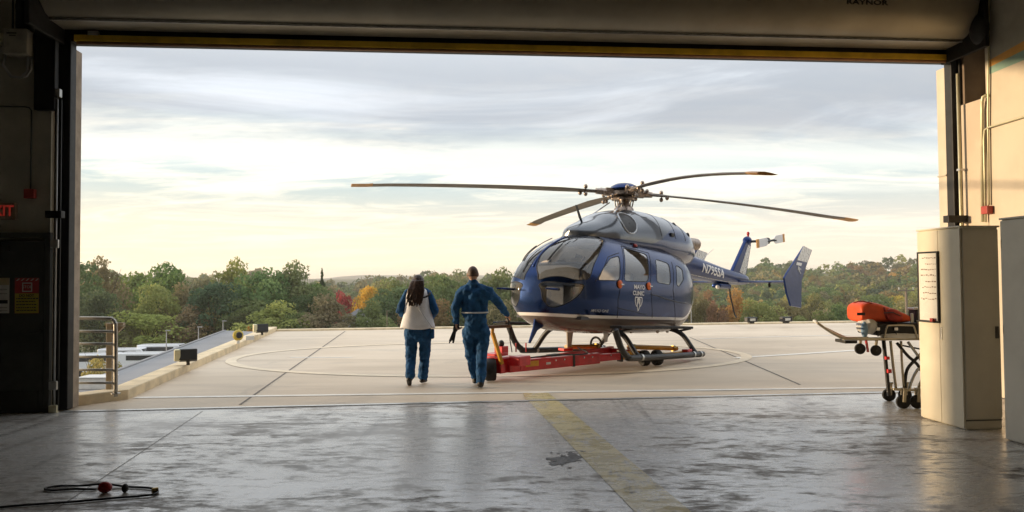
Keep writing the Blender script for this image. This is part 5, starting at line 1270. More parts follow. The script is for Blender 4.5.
# gloves dangling from his left hand
lw_ = Vector((G[0], G[1], 0)) + J['lwr']; gl = thing('gloves', 'pair of black gloves dangling from the man\'s left hand', 'gloves', lw_)
b = B(); caps(b, (0, .04, -.06), (-.02, .05, -.13), .045, .04, fl=(1, .5)); caps(b, (-.02, .05, -.13), (-.10, .05, -.30), .030, .022, fl=(1, .5)); caps(b, (-.02, .05, -.12), (-.055, .06, -.33), .026, .018, fl=(1, .5)); caps(b, (0, .04, -.05), (.02, .05, -.10), .03, .03); caps(b, (-.09, .05, -.27), (-.115, .05, -.34), .014, .010)
organic(b, 'leather', 'glove_black', gl, .006, 2)

# the woman
G2 = gp(416, 384.5); k2 = G2[1] / F_PX
wom = thing('person', 'long-haired woman in blue trousers and white vest walking away', 'person', (G2[0], G2[1], -.012))
def wp(px, py, y=0.0): return Vector(((px - 416) * k2, y, (386 - py) * k2))
J = dict(lsh=wp(405.5, 294.5), rsh=wp(430.5, 294.5), lel=wp(400.5, 311.5, -.03), rel=wp(435.5, 311.5, -.03), lwr=wp(405, 320, .20), rwr=wp(430, 320, .20), lhip=wp(411.5, 334), rhip=wp(425.5, 334), lkn=wp(411, 358, .02), rkn=wp(424, 358, .10), lan=wp(411.5, 376, -.16), ran=wp(422, 379.5, .12))
b = B(); head(b, wp(418.5, 284, .02), .98); caps(b, wp(418, 295), wp(418.5, 288, .01), .05, .045); caps(b, wp(418, 300), wp(418, 330), .10, .10); caps(b, J['lsh'] + Vector((.06, 0, -.06)), J['rsh'] + Vector((-.06, 0, -.06)), .04, .04)
for s_ in 'lr':
    caps(b, J[s_ + 'sh'] + Vector((.03 if s_ == 'l' else -.03, 0, -.07)), J[s_ + 'el'], .035, .035); caps(b, J[s_ + 'el'], J[s_ + 'wr'], .033, .025); caps(b, J[s_ + 'hip'], J[s_ + 'kn'], .065, .045); caps(b, J[s_ + 'kn'], J[s_ + 'an'], .042, .032); caps(b, J[s_ + 'an'], J[s_ + 'an'] + Vector((0, .1, -.05)), .035, .03)
    hand(b, J[s_ + 'wr'], J[s_ + 'wr'] - J[s_ + 'el'], (0, 0, 1), .7, Vector((-1 if s_ == 'r' else 1, 0, 0)))
organic(b, 'body', 'skin', wom, .0065, 3)
b = B()
caps(b, wp(418, 300), wp(418, 318), .13, .125, fl=(1.15, .85)); caps(b, wp(418, 322), wp(418.5, 333), .140, .150, fl=(1.25, .95)); caps(b, wp(409, 296.5), wp(427, 296.5), .075, .075); caps(b, wp(415, 291), wp(408, 295), .06, .065); caps(b, wp(421, 291), wp(428.5, 295), .06, .065)
for s_ in 'lr':
    caps(b, J[s_ + 'sh'] + Vector((.015 if s_ == 'l' else -.015, 0, -.05)), J[s_ + 'el'], .070, .064); caps(b, J[s_ + 'el'], J[s_ + 'wr'], .062, .045); caps(b, J[s_ + 'hip'], J[s_ + 'kn'], .112, .085); caps(b, J[s_ + 'kn'], J[s_ + 'an'] + Vector((0, 0, .03)), .080, .080)
caps(b, wp(411.5, 333, -.05), wp(412, 339, -.03), .09, .075); caps(b, wp(425.5, 333, -.05), wp(425, 339, -.03), .09, .075)
organic(b, 'flight_suit', 'suit_blue', wom, .010, 3, .040, .08)
b = B(); rs = []
for py, hw, hd, cy2 in ((288.5, .085, .07, 0), (290.3, .14, .10, 0), (293.5, .185, .128, -.005), (300, .20, .145, -.01), (308, .205, .145, -.01), (316, .225, .150, -.01), (324, .265, .168, -.01), (329.5, .285, .180, -.012), (329.6, .265, .165, -.012), (322, .24, .15, -.01)):
    c = wp(418, py); rs.append([c + Vector((math.copysign(abs(math.cos(t)) ** .8, math.cos(t)) * hw, math.sin(t) * hd + cy2, 0.012 * math.sin(3 * t + py))) for t in [2 * math.pi * i / 28 for i in range(28)]])
b.rings(rs, cap=False); ve = b.obj('vest', 'vest_white', wom, smooth=True); sb_ = ve.modifiers.new('subd', 'SUBSURF'); sb_.levels = sb_.render_levels = 1
b = B(); b.tube([wp(416, 303, -.162), wp(421, 310, -.172), wp(427, 319, -.172), wp(433, 328, -.15)], .006, 6); b.obj('strap', 'reflective_tape', ve, smooth=True)
b = B(); b.tube(smooth_path([wp(421, 297, -.13), wp(425, 298.5, -.145), wp(429, 297, -.13), wp(431, 294, -.06)], 4), .014, 8); b.obj('radio_lead', 'glove_black', ve, smooth=True)
b = B(); b.box(wp(432.5, 335, -.02), (.06, .13, .15)); b.obj('hip_pouch', 'suit_blue', wom, bevel=.015)
b = B()
for s_, lift in (('l', .07), ('r', .0)): a = J[s_ + 'an']; caps(b, a + Vector((0, 0, .03)), a + Vector((0, -.01, -.03)), .052, .048); caps(b, a + Vector((-.012, -.03, -.045)), a + Vector((-.03 if s_ == 'l' else .02, .14, -.062 - lift)), .044, .04, fl=(1, .8))
organic(b, 'boots', 'boot_black', wom, .009, 3)
hc = wp(418.5, 284, .02); b = B()
b.ell(hc + Vector((0, -.022, .018)), (.098, .110, .116)); caps(b, hc + Vector((0, -.06, .02)), hc + Vector((-.025, -.115, -.14)), .096, .118, fl=(1, .7)); caps(b, hc + Vector((-.025, -.115, -.14)), hc + Vector((-.07, -.165, -.31)), .112, .060, fl=(1, .45))
for k in range(34):
    a = rng.uniform(-1, 1); x0 = a * .105; z1 = -.22 - rng.uniform(0, .16); p_ = [hc + Vector((x0 * .8, -.10 - .03 * (1 - abs(a)), .02)), hc + Vector((x0 * 1.15 - .02, -.15 - .03 * (1 - abs(a)), -.12)), hc + Vector((x0 * 1.1 - .045 + rng.uniform(-.03, .03), -.18 - .03 * (1 - abs(a)), z1))]
    caps(b, p_[0], p_[1], .022, .020); caps(b, p_[1], p_[2], .020, .008)
organic(b, 'hair', 'hair_brown', wom, .006, 1, .010, .03)
# ------------------------------------------------------------------ rooftop surroundings
mat('roof_membrane', (.235, .24, .25), .8, var=.08, vscale=.6, bump=.2, bscale=3)
mat('rail_steel', (.42, .40, .36), .4, .7, var=.12); mat('post_tan', (.42, .34, .24), .6)
lr = thing('lower_roof', 'grey membrane roof of the lower building left of the pad', 'roof', (-9, 24, -9))
def zpt(x, y, z): p = gp(x, y, z); return Vector((p[0] + 9, p[1] - 24, z + 9))
b = B(); e0, e1 = zpt(68, 389, -1.0), zpt(225, 330.5, -1.0); pts = [e0, e1, zpt(330, 334.5, -1.0), Vector((3.2, 10, 8)), Vector((3.1, -12.2, 8)), Vector((e0.x + .3, e0.y - 6, 8))]
b.prism(pts, (0, 0, -7.9)); b.obj('roof_block', 'roof_membrane', lr)
b = B(); b.bar(e0 + Vector((0, 0, .01)), e1 + Vector((0, 0, .01)), .12, .05); b.obj('roof_edge', 'roof_membrane', lr)
b = B(); q = zpt(98, 388, -1.0); b.box(q + Vector((0, 0, .14)), (.7, .5, .28)); b.box(q + Vector((0, 0, .29)), (.76, .56, .03)); b.obj('vent_box', 'sheet_white', lr, bevel=.02)

def railing():
    Yr = 10.28; t = thing('guard_rail', 'steel pipe guard rail with rounded corner beside the left jamb', 'railing', (at(115, 395, Yr)[0], Yr, .13)); o = Vector((at(115, 395, Yr)[0], Yr, .13))
    q = lambda x, y, dy=0: Vector(at(x, y, Yr + dy)) - o
    b = B(); b.tube(smooth_path([q(115.8, 396.5), q(115.6, 330), q(115.2, 323.5), q(112.5, 319.5), q(107, 318.5), q(60, 318)], 6), .026, 12); b.obj('top_rail', 'rail_steel', t, smooth=True)
    for y in (331.5, 344, 357, 370, 383): b = B(); b.tube([q(115.6, y), q(60, y - .3)], .018, 10); b.obj('rail', 'rail_steel', t, smooth=True)
    b = B(); b.lathe([(.06, 0), (.06, .012), (.03, .016)], (q(115.8, 396).x, 0, 0)); b.obj('base_flange', 'rail_steel', t, smooth=40)
    c = thing('light_post', 'tan square post with short arm behind the steel guard rail', 'post', (at(110, 391, 10.75)[0], 10.75, 0)); o2 = Vector((at(110, 391, 10.75)[0], 10.75, 0))
    q2 = lambda x, y: Vector(at(x, y, 10.75)) - o2
    b = B(); b.bar(Vector((0, 0, -.1)), Vector((0, 0, q2(110, 323).z)), .085, .085); b.obj('post', 'post_tan', c, bevel=.008)
    b = B(); b.bar(q2(106, 324.5), q2(124, 324), .07, .04); b.prism([q2(113, 326), q2(124, 326), q2(114, 336)], (0, .05, 0)); b.obj('arm', 'post_tan', c)
railing()
mat('lamp_body_yellow', (.55, .42, .06), .5); mat('lamp_body_black', (.02, .02, .02), .5); mat('lamp_lens', (.55, .55, .5), .1)
def pad_light(px, py, label, kind, s=1.0, zb=.13):
    g = gp(px, py, zb); t = thing('pad_light', label, 'light', (g[0], g[1], zb), .4, 'lights along the edge of the landing pad')
    if kind == 'flood':
        b = B(); b.box((0, 0, .17 * s), (.30 * s, .18 * s, .20 * s), Matrix.Rotation(R(-15), 3, 'X')); b.obj('housing', 'lamp_body_black', t, bevel=.02); b = B(); b.box((-.17 * s, -.02, .18 * s), (.10 * s, .17 * s, .20 * s)); b.obj('visor', 'conduit_cream', t, bevel=.015)
        b = B(); b.cyl((0, 0, 0), (0, 0, .08 * s), .03 * s); b.obj('stem', 'dark_steel', t)
    elif kind == 'round':
        b = B(); b.lathe([(.07, -.06), (.12, -.04), (.135, .0), (.12, .035), (.09, .05)], (0, 0, .2), (.3, -1, .1), 18); b.obj('housing', 'lamp_body_yellow', t, smooth=40); b = B(); b.lathe([(.08, 0), (.07, .02), (.0, .025)], Vector((0, 0, .2)) + Vector((.3, -1, .1)).normalized() * .08, (.3, -1, .1), 16); b.obj('lens', 'lamp_body_black', t, smooth=40)
        b = B(); b.cyl((0, 0, 0), (0, 0, .1), .04); b.box((.28, .1, .12), (.2, .12, .1)); b.obj('stem', 'sheet_white', t)
    else:
        b = B(); b.box((0, 0, .13 * s), (.42 * s, .16 * s, .16 * s)); b.obj('housing', 'lamp_body_black', t, bevel=.02); b = B(); b.box((0, -.085 * s, .13 * s), (.22 * s, .012, .08 * s)); b.obj('lens', 'lamp_lens', t)
        b = B(); b.box((0, 0, .03), (.2 * s, .1, .06)); b.obj('stem', 'dark_steel', t)
pad_light(188, 365, 'black floodlight with cream visor standing on the left kerb', 'flood', 1.05)
pad_light(238, 343.5, 'round yellow light on the left kerb near the grey roof', 'round')
pad_light(262, 335, 'small grey floodlight at the far left corner of the pad', 'flood', 1.1)
pad_light(751, 323.5, 'low black light on the far kerb below the tail skid', 'low')
pad_light(786, 323.2, 'low black light on the far kerb below the blue end plate', 'low')

# ------------------------------------------------------------------ terrain
SKX = [-400, 0, 80, 130, 170, 210, 300, 325, 337, 348, 365, 400, 450, 500, 600, 690, 720, 745, 765, 785, 800, 820, 845, 870, 900, 930, 1024, 1500]
SKY_ = [262, 262, 263, 270, 268, 268, 270, 276, 278, 277, 275, 273, 271, 273, 274, 277, 271, 268, 263.5, 263, 267, 264.5, 265.5, 262.5, 260, 258, 256, 256]
TREE_H = 10.0
def top_z(x, y):                                # height of the wood's canopy over a ground position
    px = 512 + F_PX * x / y; sk = np.interp(px, SKX, SKY_); yy = min(max(y, 120), 520)
    row = sk + (1 - (yy - 120) / 400) ** 1.3 * (318 - sk) * .92
    return CAM_H + (278.5 - row) * y / F_PX
def ground_z(x, y):
    if y <= 0: return -9.0
    h = top_z(x, min(y, 520)) - TREE_H - 1
    t = min(max((y - 95) / 55, 0), 1); t = t * t * (3 - 2 * t)
    z = -9 * (1 - t) + h * t
    if y > 520: k = min((y - 520) / 900, 1); z = z * (1 - k) + 2.0 * k
    return z
mat('meadow', (.085, .085, .035), .95, var=.3, vscale=.02, col2=(.05, .055, .022))
b = B(); ys = list(np.concatenate([[-3000, -600, -150, -40, 0, 30, 60], np.linspace(75, 540, 48), [620, 750, 950, 1300, 1800, 2600, 3600, 5200]])); us = np.linspace(-1.6, 1.6, 90)
vs = []
for y in ys:
    hw = max(abs(y), 200)
    for u in us: vs.append((u * hw * (1 if y < 2000 else 1.2), y, ground_z(u * hw, y)))
nu = len(us); b.add(vs, [(i * nu + k, i * nu + k + 1, (i + 1) * nu + k + 1, (i + 1) * nu + k) for i in range(len(ys) - 1) for k in range(nu - 1)])
struct(b.obj('ground', 'meadow', smooth=True))
mat('far_ridge', (.055, .065, .05), .95, var=.25, vscale=.01)
b = B(); n = 90; ridge = []
for i in range(n + 1):
    x = -2600 + 5200 * i / n; hgt = 9 + 5 * math.sin(i * .37) + 4 * math.sin(i * .91 + 1) + rng.uniform(-1.5, 1.5); ridge.append([(x, 2700, -10), (x, 2760, hgt), (x, 2900, hgt + 2), (x, 3300, -5)])
b.rings(ridge, cap=False); struct(b.obj('hills', 'far_ridge', smooth=True))

# ------------------------------------------------------------------ trees
def leaf_material(name, attr):
    m = bpy.data.materials.new(name); m.use_nodes = True; t = m.node_tree; k = N(t); t.nodes.remove(t.nodes['Principled BSDF'])
    if attr: at_ = k.n('ShaderNodeAttribute', attribute_name='tint'); col = at_.outputs['Color']
    else: oi = k.n('ShaderNodeObjectInfo'); col = oi.outputs['Color']
    tn = k.n('ShaderNodeAttribute', attribute_name='tone').outputs['Fac']
    hs = k.n('ShaderNodeHueSaturation'); k.l(col, hs.inputs['Color']); k.l(k.m('ADD', .512, k.m('MULTIPLY', tn, -.03)), hs.inputs['Hue']); k.l(k.m('ADD', 1.12, k.m('MULTIPLY', tn, .95)), hs.inputs['Value'])
    df = k.n('ShaderNodeBsdfDiffuse'); tr = k.n('ShaderNodeBsdfTranslucent'); k.l(hs.outputs[0], df.inputs[0]); k.l(hs.outputs[0], tr.inputs[0])
    mx = k.n('ShaderNodeMixShader'); mx.inputs[0].default_value = .45; k.l(df.outputs[0], mx.inputs[1]); k.l(tr.outputs[0], mx.inputs[2]); k.l(mx.outputs[0], t.nodes['Material Output'].inputs[0])
    return m
LEAF, LEAF_FAR = leaf_material('tree_leaves', False), leaf_material('wood_leaves', True)
mat('bark', (.09, .07, .05), .9, var=.25, bump=.5)
nrg = np.random.default_rng(11)
def crown_pts(kind, n, r, h, r_):                # centres, outward normals and tone of leaf clumps; crown base at z=0
    nb = {'round': 34, 'tall': 30, 'bare': 26, 'bush': 22, 'conifer': 0}[kind]
    if kind == 'conifer':
        z = 1 - np.sqrt(r_.random(n)); a = r_.random(n) * 2 * np.pi; lay = .75 + .25 * np.sin(z * 42); rad = (1 - z) * r * lay * (.45 + .55 * r_.random(n) ** .5)
        P_ = np.stack([rad * np.cos(a), rad * np.sin(a), z * h], -1); return P_, P_ * [1, 1, 0] + [0, 0, .4], r_.random(n) * .6 + .2
    c = []
    while len(c) < nb:
        p = r_.uniform(-1, 1, 3); q = np.linalg.norm(p)
        if q < 1 and q > .35:
            zz = (p[2] + 1) / 2; wv = math.sin(math.pi * min(1, .12 + .85 * zz ** .85)) ** .6
            c.append((p[0] * r * wv, p[1] * r * wv, zz * h * .86 + .05 * h))
    c = np.array(c); rb = r_.uniform(.20, .42, nb) * r * (1 if kind != 'bare' else .8); tb_ = r_.random(nb)
    i = r_.integers(0, nb, n); d = r_.normal(size=(n, 3)); d /= np.linalg.norm(d, axis=1, keepdims=True); d[:, 2] = np.where(d[:, 2] < -.5, -d[:, 2], d[:, 2])
    rad = rb[i] * (.72 + .38 * r_.random(n)); P_ = c[i] + d * rad[:, None] * [1, 1, .85]
    tone = np.clip(.55 * tb_[i] + .45 * r_.random(n), 0, 1)
    return P_, d, tone
def leaf_quads(P_, D_, size, r_):
    n = len(P_); d = D_ + r_.normal(size=(n, 3)) * .7; d /= np.linalg.norm(d, axis=1, keepdims=True) + 1e-9
    a = np.cross(d, r_.normal(size=(n, 3))); a /= np.linalg.norm(a, axis=1, keepdims=True) + 1e-9; b_ = np.cross(d, a)
    s1 = size * (.6 + .8 * r_.random(n))[:, None] / 2; s2 = s1 * (.5 + .4 * r_.random(n))[:, None]
    V_ = np.stack([P_ - a * s1, P_ - b_ * s2 + a * s1 * .2, P_ + a * s1, P_ + b_ * s2 - a * s1 * .2], 1).reshape(-1, 3)
    return V_
def quads_mesh(name, V_, tone, tint=None):
    n = len(V_) // 4; me = bpy.data.meshes.new(name); me.vertices.add(n * 4); me.vertices.foreach_set('co', V_.astype(np.float32).ravel())
    me.loops.add(n * 4); me.loops.foreach_set('vertex_index', np.arange(n * 4, dtype=np.int32)); me.polygons.add(n); me.polygons.foreach_set('loop_start', np.arange(0, n * 4, 4, dtype=np.int32)); me.update(calc_edges=True)
    at_ = me.attributes.new('tone', 'FLOAT', 'POINT'); at_.data.foreach_set('value', np.repeat(tone, 4).astype(np.float32))
    if tint is not None:
        tt = me.attributes.new('tint', 'FLOAT_COLOR', 'POINT'); tt.data.foreach_set('color', np.repeat(np.concatenate([tint, np.ones((n, 1))], 1), 4, axis=0).astype(np.float32).ravel())
    return me
CROWN = {}
def crown_mesh(kind, v):
    if (kind, v) not in CROWN:
        r_ = np.random.default_rng(100 + v * 7 + len(kind)); n = {'round': 5200, 'tall': 4800, 'bare': 1100, 'bush': 3600, 'conifer': 2600}[kind]
        P_, D_, tn = crown_pts(kind, n, 1.0, 2.0, r_); sz = {'bare': .055, 'conifer': .12}.get(kind, .085)
        me = quads_mesh('crown', leaf_quads(P_, D_, sz, r_), tn); me.materials.append(LEAF); CROWN[kind, v] = me
    return CROWN[kind, v]
TRUNK = {}
def trunk_mesh(v, bare):
    if (v, bare) not in TRUNK:
        r_ = random.Random(v); b = B(); b.tube([(0, 0, 0), (.02, 0, .5), (0, .02, 1.0)], [.045, .036, .028], 8)
        for k in range(26 if bare else 9):
            a = r_.uniform(0, 6.28); z0 = r_.uniform(.45, 1.0); L = r_.uniform(.45, .95); p = Vector((0, 0, z0)); q = p + Vector((math.cos(a) * L * .55, math.sin(a) * L * .55, L * .7)); q2 = q + Vector((math.cos(a + .4) * L * .2, math.sin(a + .4) * L * .2, L * .45)); b.tube([p, q, q2], [.018, .010, .003], 5)
        me = b.mesh('trunk'); me.materials.append(MATS['bark']); me.shade_smooth(); TRUNK[v, bare] = me
    return TRUNK[v, bare]
C_ = dict(dark=(.062, .088, .040), green=(.098, .132, .052), mid=(.130, .155, .060), lime=(.200, .205, .065), olive=(.150, .142, .070), brown=(.165, .138, .058), rust=(.190, .118, .060), orange=(.34, .21, .060), gold=(.42, .30, .055), red=(.24, .055, .052), bluish=(.068, .096, .056), pale=(.20, .165, .105))
TN = [0]
def tree(px, top, wpx, Y, col, kind, label, group='trees beyond the landing pad'):
    TN[0] += 1; p = at(px, top - (5.5 if kind == 'round' else 3 if kind != 'bare' else -2), Y); gz = ground_z(p[0], Y) - .3; H = p[2] - gz; w_ = wpx * Y / F_PX / 2 * 1.12
    t = thing('conifer_tree' if kind == 'conifer' else ('bush' if kind == 'bush' else 'tree'), label, 'bush' if kind == 'bush' else 'tree', (p[0], Y, gz), rng.uniform(0, 6.28), group)
    ch = H * (.92 if kind in ('conifer', 'bush') else .80); o = bpy.data.objects.new('crown', crown_mesh(kind, TN[0] % 3)); COL.objects.link(o); o.parent = t; o.location = (0, 0, H - ch); o.scale = (w_, w_, ch / 2.06)
    j = lambda c: max(c * rng.uniform(.88, 1.12), .01); o.color = tuple(j(c) for c in C_[col]) + (1,)
    o = bpy.data.objects.new('trunk', trunk_mesh(TN[0] % 2, kind == 'bare')); COL.objects.link(o); o.parent = t; sc = H / 2.3 if kind != 'bare' else H / 2.35; o.scale = (sc * .8, sc * .8, sc)
    return t
T_ = [
 (72, 256, 66, 100, 'green', 'round', 'large green tree beside the left door jamb'),
 (100, 262, 46, 112, 'olive', 'round', 'olive tree right of the large green one near the left jamb'),
 (92, 285, 52, 92, 'dark', 'round', 'low dark tree just above the steel guard rail'),
 (128, 268, 56, 125, 'green', 'round', 'green tree in the dip of the left treeline'),
 (148, 268, 40, 128, 'brown', 'bare', 'thin half-bare tree right of the dip in the left treeline'),
 (172, 262, 58, 118, 'green', 'tall', 'tall green tree with ragged top left of the yellow-green one'),
 (158, 281, 42, 104, 'lime', 'round', 'bright yellow-green tree in the left treeline'),
 (182, 288, 40, 108, 'olive', 'round', 'shaded olive tree between the yellow-green and blue-green trees'),
 (202, 266, 48, 122, 'pale', 'round', 'pale brown tree standing up on the left skyline'),
 (214, 279, 66, 98, 'bluish', 'round', 'dark blue-green rounded tree in front of the pale brown one'),
 (234, 263, 46, 118, 'lime', 'round', 'yellow-tinged tree on the skyline above the blue-green one'),
 (262, 262, 64, 104, 'green', 'round', 'biggest green tree of the left treeline'),
 (248, 290, 50, 98, 'green', 'tall', 'green tree below the biggest one'),
 (292, 266, 58, 108, 'mid', 'round', 'mid green tree right of the biggest one'),
 (300, 288, 66, 100, 'dark', 'round', 'dark green tree above the yellowish tree'),
 (313, 271, 34, 112, 'green', 'tall', 'narrow green tree beside the pointed conifer'),
 (322, 267, 24, 114, 'dark', 'conifer', 'pointed dark conifer rising over the left treeline'),
 (150, 309, 78, 95, 'lime', 'round', 'broad yellow-green tree in front behind the white vans'),
 (118, 318, 40, 94, 'olive', 'round', 'small olive tree right of the guard rail post'),
 (190, 310, 46, 95, 'olive', 'round', 'olive tree next to the broad yellow-green one'),
 (212, 306, 46, 95, 'brown', 'bare', 'half-bare brown tree above the grey roof'),
 (238, 312, 44, 95, 'dark', 'round', 'dark green tree behind the round yellow light'),
 (276, 306, 66, 90, 'lime', 'round', 'yellowish tree behind the far left pad corner'),
 (252, 326, 16, 86, 'orange', 'bush', 'small orange bush left of the far pad corner'),
 (300, 312, 46, 90, 'green', 'round', 'green tree right of the yellowish one'),
 (328, 299, 58, 92, 'olive', 'round', 'round brown-olive tree below the red maple'),
 (345, 286, 22, 128, 'red', 'round', 'crimson red tree in the gap of the treeline'),
 (366, 283, 26, 126, 'gold', 'round', 'golden yellow tree right of the crimson one'),
 (338, 279, 34, 165, 'brown', 'bare', 'thin brown tree under the gap of the skyline'),
 (378, 274, 40, 150, 'olive', 'round', 'olive tree on the skyline above the golden one'),
 (398, 284, 58, 108, 'green', 'round', 'green tree left of the woman'),
 (372, 304, 40, 92, 'mid', 'round', 'low green tree below the golden one'),
 (402, 272, 50, 132, 'mid', 'round', 'rounded green tree on the skyline above the woman'),
 (440, 270, 60, 118, 'green', 'round', 'green tree between the woman and the man'),
 (456, 266, 34, 128, 'olive', 'tall', 'olive tree rising left of the man\'s head'),
 (428, 296, 54, 98, 'brown', 'round', 'brownish tree behind the woman\'s shoulder'),
 (478, 284, 56, 100, 'dark', 'round', 'dark green tree behind the man\'s back'),
 (500, 273, 54, 120, 'mid', 'round', 'green tree between the man and the helicopter nose'),
 (496, 298, 44, 96, 'olive', 'round', 'olive tree low behind the man\'s arm'),
 (545, 275, 70, 120, 'green', 'round', 'green tree hidden behind the cockpit glass'),
 (610, 276, 80, 130, 'olive', 'round', 'olive tree seen through the helicopter cabin windows'),
 (700, 294, 30, 120, 'brown', 'round', 'brown-olive tree just behind the helicopter rear'),
 (716, 303, 24, 110, 'rust', 'round', 'small orange tree below the tail boom'),
 (736, 294, 36, 130, 'orange', 'round', 'orange tree behind the tail skid'),
 (762, 296, 40, 122, 'lime', 'round', 'yellow-green tree between the tail skid and end plate'),
 (788, 300, 36, 130, 'olive', 'round', 'olive tree behind the lower end plate'),
 (815, 306, 42, 116, 'mid', 'bush', 'low green bush right of the end plate'),
 (845, 304, 46, 118, 'green', 'bush', 'low green bush left of the orange bag'),
 (838, 314, 50, 104, 'dark', 'bush', 'dark low bush behind the stretcher foot rail'),
 (880, 300, 54, 125, 'mid', 'round', 'green tree behind the orange bag'),
 (915, 296, 50, 130, 'olive', 'round', 'olive tree between the orange bag and the cabinet'),
]
for a in T_: tree(*a)
b_ = tree(100, 344, 34, 60, 'lime', 'bush', 'yellow-green bush seen through the guard rail')
# trees on the wooded hillside, each its own object
CN = {'dark': 'dark green', 'green': 'green', 'mid': 'light green', 'olive': 'olive', 'brown': 'brown', 'rust': 'rusty', 'orange': 'orange', 'red': 'red', 'lime': 'yellow-green', 'bluish': 'blue-green'}
hr2 = random.Random(21); hill = []
for i in range(150):
    px = hr2.uniform(684, 945); Y = 150 + 330 * hr2.random() ** .9; hill.append((px, Y))
for px, Y in sorted(hill, key=lambda q: -q[1]):
    x = (px - 512) / F_PX * Y; tz = top_z(x, Y) + hr2.uniform(-2.0, 1.6) * (Y / 300); col = hr2.choice(['green', 'green', 'dark', 'olive', 'olive', 'olive', 'brown', 'brown', 'mid', 'mid', 'rust', 'bluish', 'lime', 'green', 'mid', 'red' if hr2.random() < .25 else 'olive', 'orange' if hr2.random() < .4 else 'brown'])
    o = bpy.data.objects.new('hillside_tree', crown_mesh('round', hr2.randrange(3))); COL.objects.link(o); H = 11 * hr2.uniform(.85, 1.2); w_ = hr2.uniform(2.9, 5.0) * (1 + (Y - 150) / 700)
    o.location = (x, Y, tz - H * .97); o.scale = (w_, w_, H / 2.02); o.rotation_euler = (0, 0, hr2.uniform(0, 6.28)); j = lambda c: c * hr2.uniform(.8, 1.15); o.color = tuple(j(c) for c in C_[col]) + (1,)
    zone = ['behind the tail boom', 'behind the tail fin', 'behind the end plate', 'right of the end plate', 'above the orange bag', 'beside the cabinet'][sum(px > q for q in (728, 765, 800, 840, 900))]
    row = ['at the foot of', 'low on', 'midway up', 'on the crest of'][sum(Y > q for q in (215, 300, 400))]
    size = 'small' if w_ < 3.9 else ('big' if w_ > 5.2 else 'middling')
    tag(o, '%s tree %s the wooded hill %s' % (size + ' ' + CN[col], row, zone), 'tree', 'trees on the wooded hill')
# the rest of the far wood reads as one mass
r_ = np.random.default_rng(5); VV, TT, CC = [], [], []; keys = ['green', 'dark', 'olive', 'brown', 'mid', 'olive', 'bluish', 'green', 'olive', 'lime', 'green', 'brown']
for i in range(760):
    px = r_.uniform(-60, 1080); Y = 140 + 390 * r_.random() ** .75
    x = (px - 512) / F_PX * Y; tz = top_z(x, Y) + r_.uniform(-2, 1.2) * Y / 320; H = 11; w_ = r_.uniform(3.2, 5.2) * (1 + (Y - 150) / 800)
    P_, D_, tn = crown_pts('round', 190, 1.0, 2.0, r_); P_ = P_ * [w_, w_, H / 2.02] + [x, Y, tz - H * .97]; VV.append(leaf_quads(P_, D_, 1.15 * (1 + (Y - 150) / 500), r_)); TT.append(tn)
    c = np.array(C_[keys[r_.integers(len(keys))]]) * r_.uniform(.8, 1.15); CC.append(np.tile(c, (190, 1)))
me = quads_mesh('far_woods', np.concatenate(VV), np.concatenate(TT), np.concatenate(CC)); me.materials.append(LEAF_FAR)
tag(link('far_woods', me), 'mixed autumn woods covering the land behind the nearer trees', 'woods', None, 'stuff')

# ------------------------------------------------------------------ things between the trees
mat('house_white', (.66, .67, .68), .7, var=.05); mat('house_roof', (.16, .16, .17), .85); mat('house_blue', (.30, .36, .44), .8); mat('window_dark', (.03, .035, .04), .2)
def house(px, py, Y, label, wall, w_=7.0, h_=4.2):
    p = at(px, py, Y); gz = p[2] - h_ - 2.0; t = thing('house', label, 'house', (p[0], Y, gz), .3)
    b = B(); b.box((0, 0, h_ / 2), (w_, 6, h_)); b.prism([(-w_ / 2, -3, h_), (w_ / 2, -3, h_), (0, -3, h_ + 2.0)], (0, 6, 0)); wl = b.obj('wall', wall, t)
    b = B()
    for s_ in (-1, 1): b.prism([(0, -3.4, h_ + 2.25), (s_ * (w_ / 2 + .5), -3.4, h_ - .15), (s_ * (w_ / 2 + .5), -3.4, h_ - .35), (0, -3.4, h_ + 2.0)], (0, 6.8, 0))
    b.obj('roof', 'house_roof', t)
    for x, z in ((-2, 2.6), (0, 2.6), (2, 2.6), (0, 4.6)):
        b = B(); b.box((x, -3.02, z), (.9, .06, 1.1)); wn = b.obj('window', 'house_white', t); b = B(); b.box((x, -3.06, z), (.72, .04, .9)); b.obj('pane', 'window_dark', wn)
    return t
house(360, 311, 112, 'white gabled house half hidden below the golden tree', 'house_white', 6, 3.6)
mat('van_white', (.72, .74, .77), .35, coat=.5, var=.04)
def van(px, py, Y, rz, label, L=6.2):
    p = at(px, py, Y); t = thing('parked_van', label, 'van', (p[0], Y, p[2] - 2.4), rz, 'white vans parked below the pad')
    b = B(); b.prism([(-L / 2, -1, .45), (L / 2, -1, .45), (L / 2, -1, 1.35), (L / 2 - .9, -1, 1.55), (L / 2 - 1.6, -1, 2.4), (-L / 2, -1, 2.4)], (0, 2, 0)); b.obj('body', 'van_white', t, bevel=.12, seg=3)
    for s_ in (-1, 1):
        b = B(); b.box((-.6, s_ * 1.005, 1.9), (3.2, .03, .5)); b.obj('side_window', 'window_dark', t)
        for x in (-L / 2 + 1.2, L / 2 - 1.2): wheel(t, (x, s_ * .92, .36), .36, .22, (0, 1, 0))
    b = B(); b.prism([(L / 2 - .93, -.9, 1.6), (L / 2 - 1.55, -.9, 2.3), (L / 2 - 1.50, -.9, 2.32), (L / 2 - .88, -.9, 1.62)], (0, 1.8, 0)); b.obj('windscreen', 'window_dark', t)
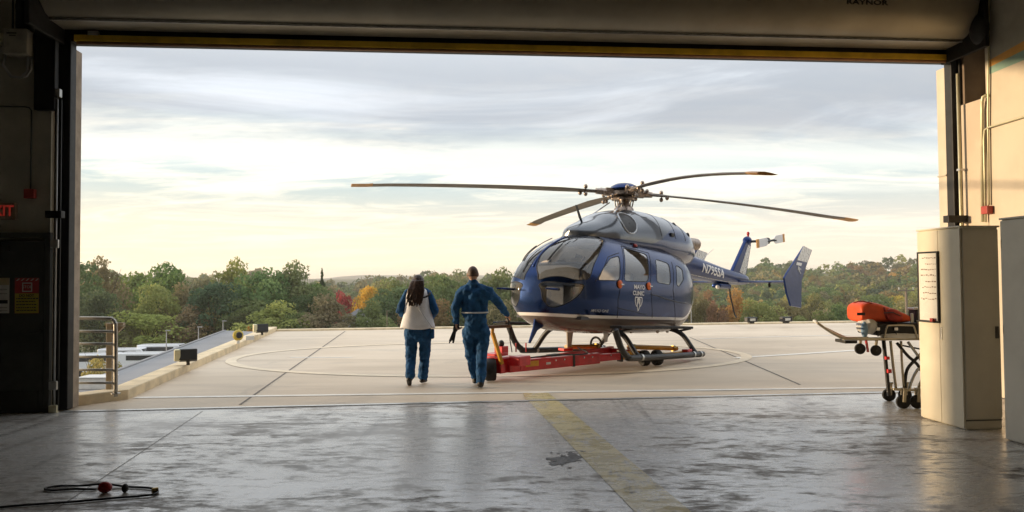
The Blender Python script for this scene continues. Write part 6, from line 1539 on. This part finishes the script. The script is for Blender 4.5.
for args in ((130, 348, 84, .1, 'white van nearest the guard rail in the car park below'), (168, 344, 86, .05, 'white van under the broad yellow-green tree'), (104, 353, 78, .2, 'white van seen between the bars of the guard rail'), (152, 352, 78, .0, 'white van in front of the other parked vans')): van(*args)
mat('pole_wood', (.20, .16, .12), .85); mat('pole_grey', (.42, .42, .42), .5)
def pole(px, py, Y, label, arm, m='pole_grey', L=9.0, r=.04):
    p = at(px, py, Y); t = thing('utility_pole' if arm else 'lamp_post', label, 'pole', (p[0], Y, p[2] - L))
    b = B(); b.cyl((0, 0, 0), (0, 0, L), r * 1.4, r, 8); b.obj('shaft', m, t, smooth=40)
    if arm:
        b = B(); b.bar((-1.0, 0, L - .3), (1.0, 0, L - .3), .12, .14); b.obj('cross_arm', m, t)
        for x in (-.85, .85): b = B(); b.cyl((x, 0, L - .2), (x, 0, L + .08), .05, n=6); b.obj('insulator', 'house_white', t)
    else:
        b = B(); b.box((.1, 0, L), (.35, .16, .07)); b.obj('lamp_head', m, t)
pole(166.5, 330.5, 60, 'thin grey lamp post left of the grey roof', False); pole(198.5, 327, 60, 'thin grey lamp post above the grey roof slope', False); pole(223, 321, 64, 'thin grey lamp post at the peak of the grey roof', False)
pole(906, 288, 90, 'wooden utility pole with cross arm above the stretcher', True, 'pole_wood', 10, .14); pole(691, 302, 85, 'slim pole behind the helicopter rear', False, 'pole_grey')
pole(387, 311, 80, 'slim pale post left of the woman beyond the pad', False, 'pole_wood', 8)

# ------------------------------------------------------------------ autumn haze
hz_m = bpy.data.materials.new('autumn_haze'); hz_m.use_nodes = True; t_ = hz_m.node_tree; t_.nodes.remove(t_.nodes['Principled BSDF'])
pv = t_.nodes.new('ShaderNodeVolumePrincipled'); pv.inputs['Color'].default_value = (.95, .92, .86, 1); pv.inputs['Density'].default_value = .0003; pv.inputs['Anisotropy'].default_value = .2
t_.links.new(pv.outputs[0], t_.nodes['Material Output'].inputs['Volume'])
b = B(); b.box((0, 1200, 17), (13600, 8700, 60)); hz_o = b.obj('haze', hz_m); hz_o['kind'] = 'stuff'
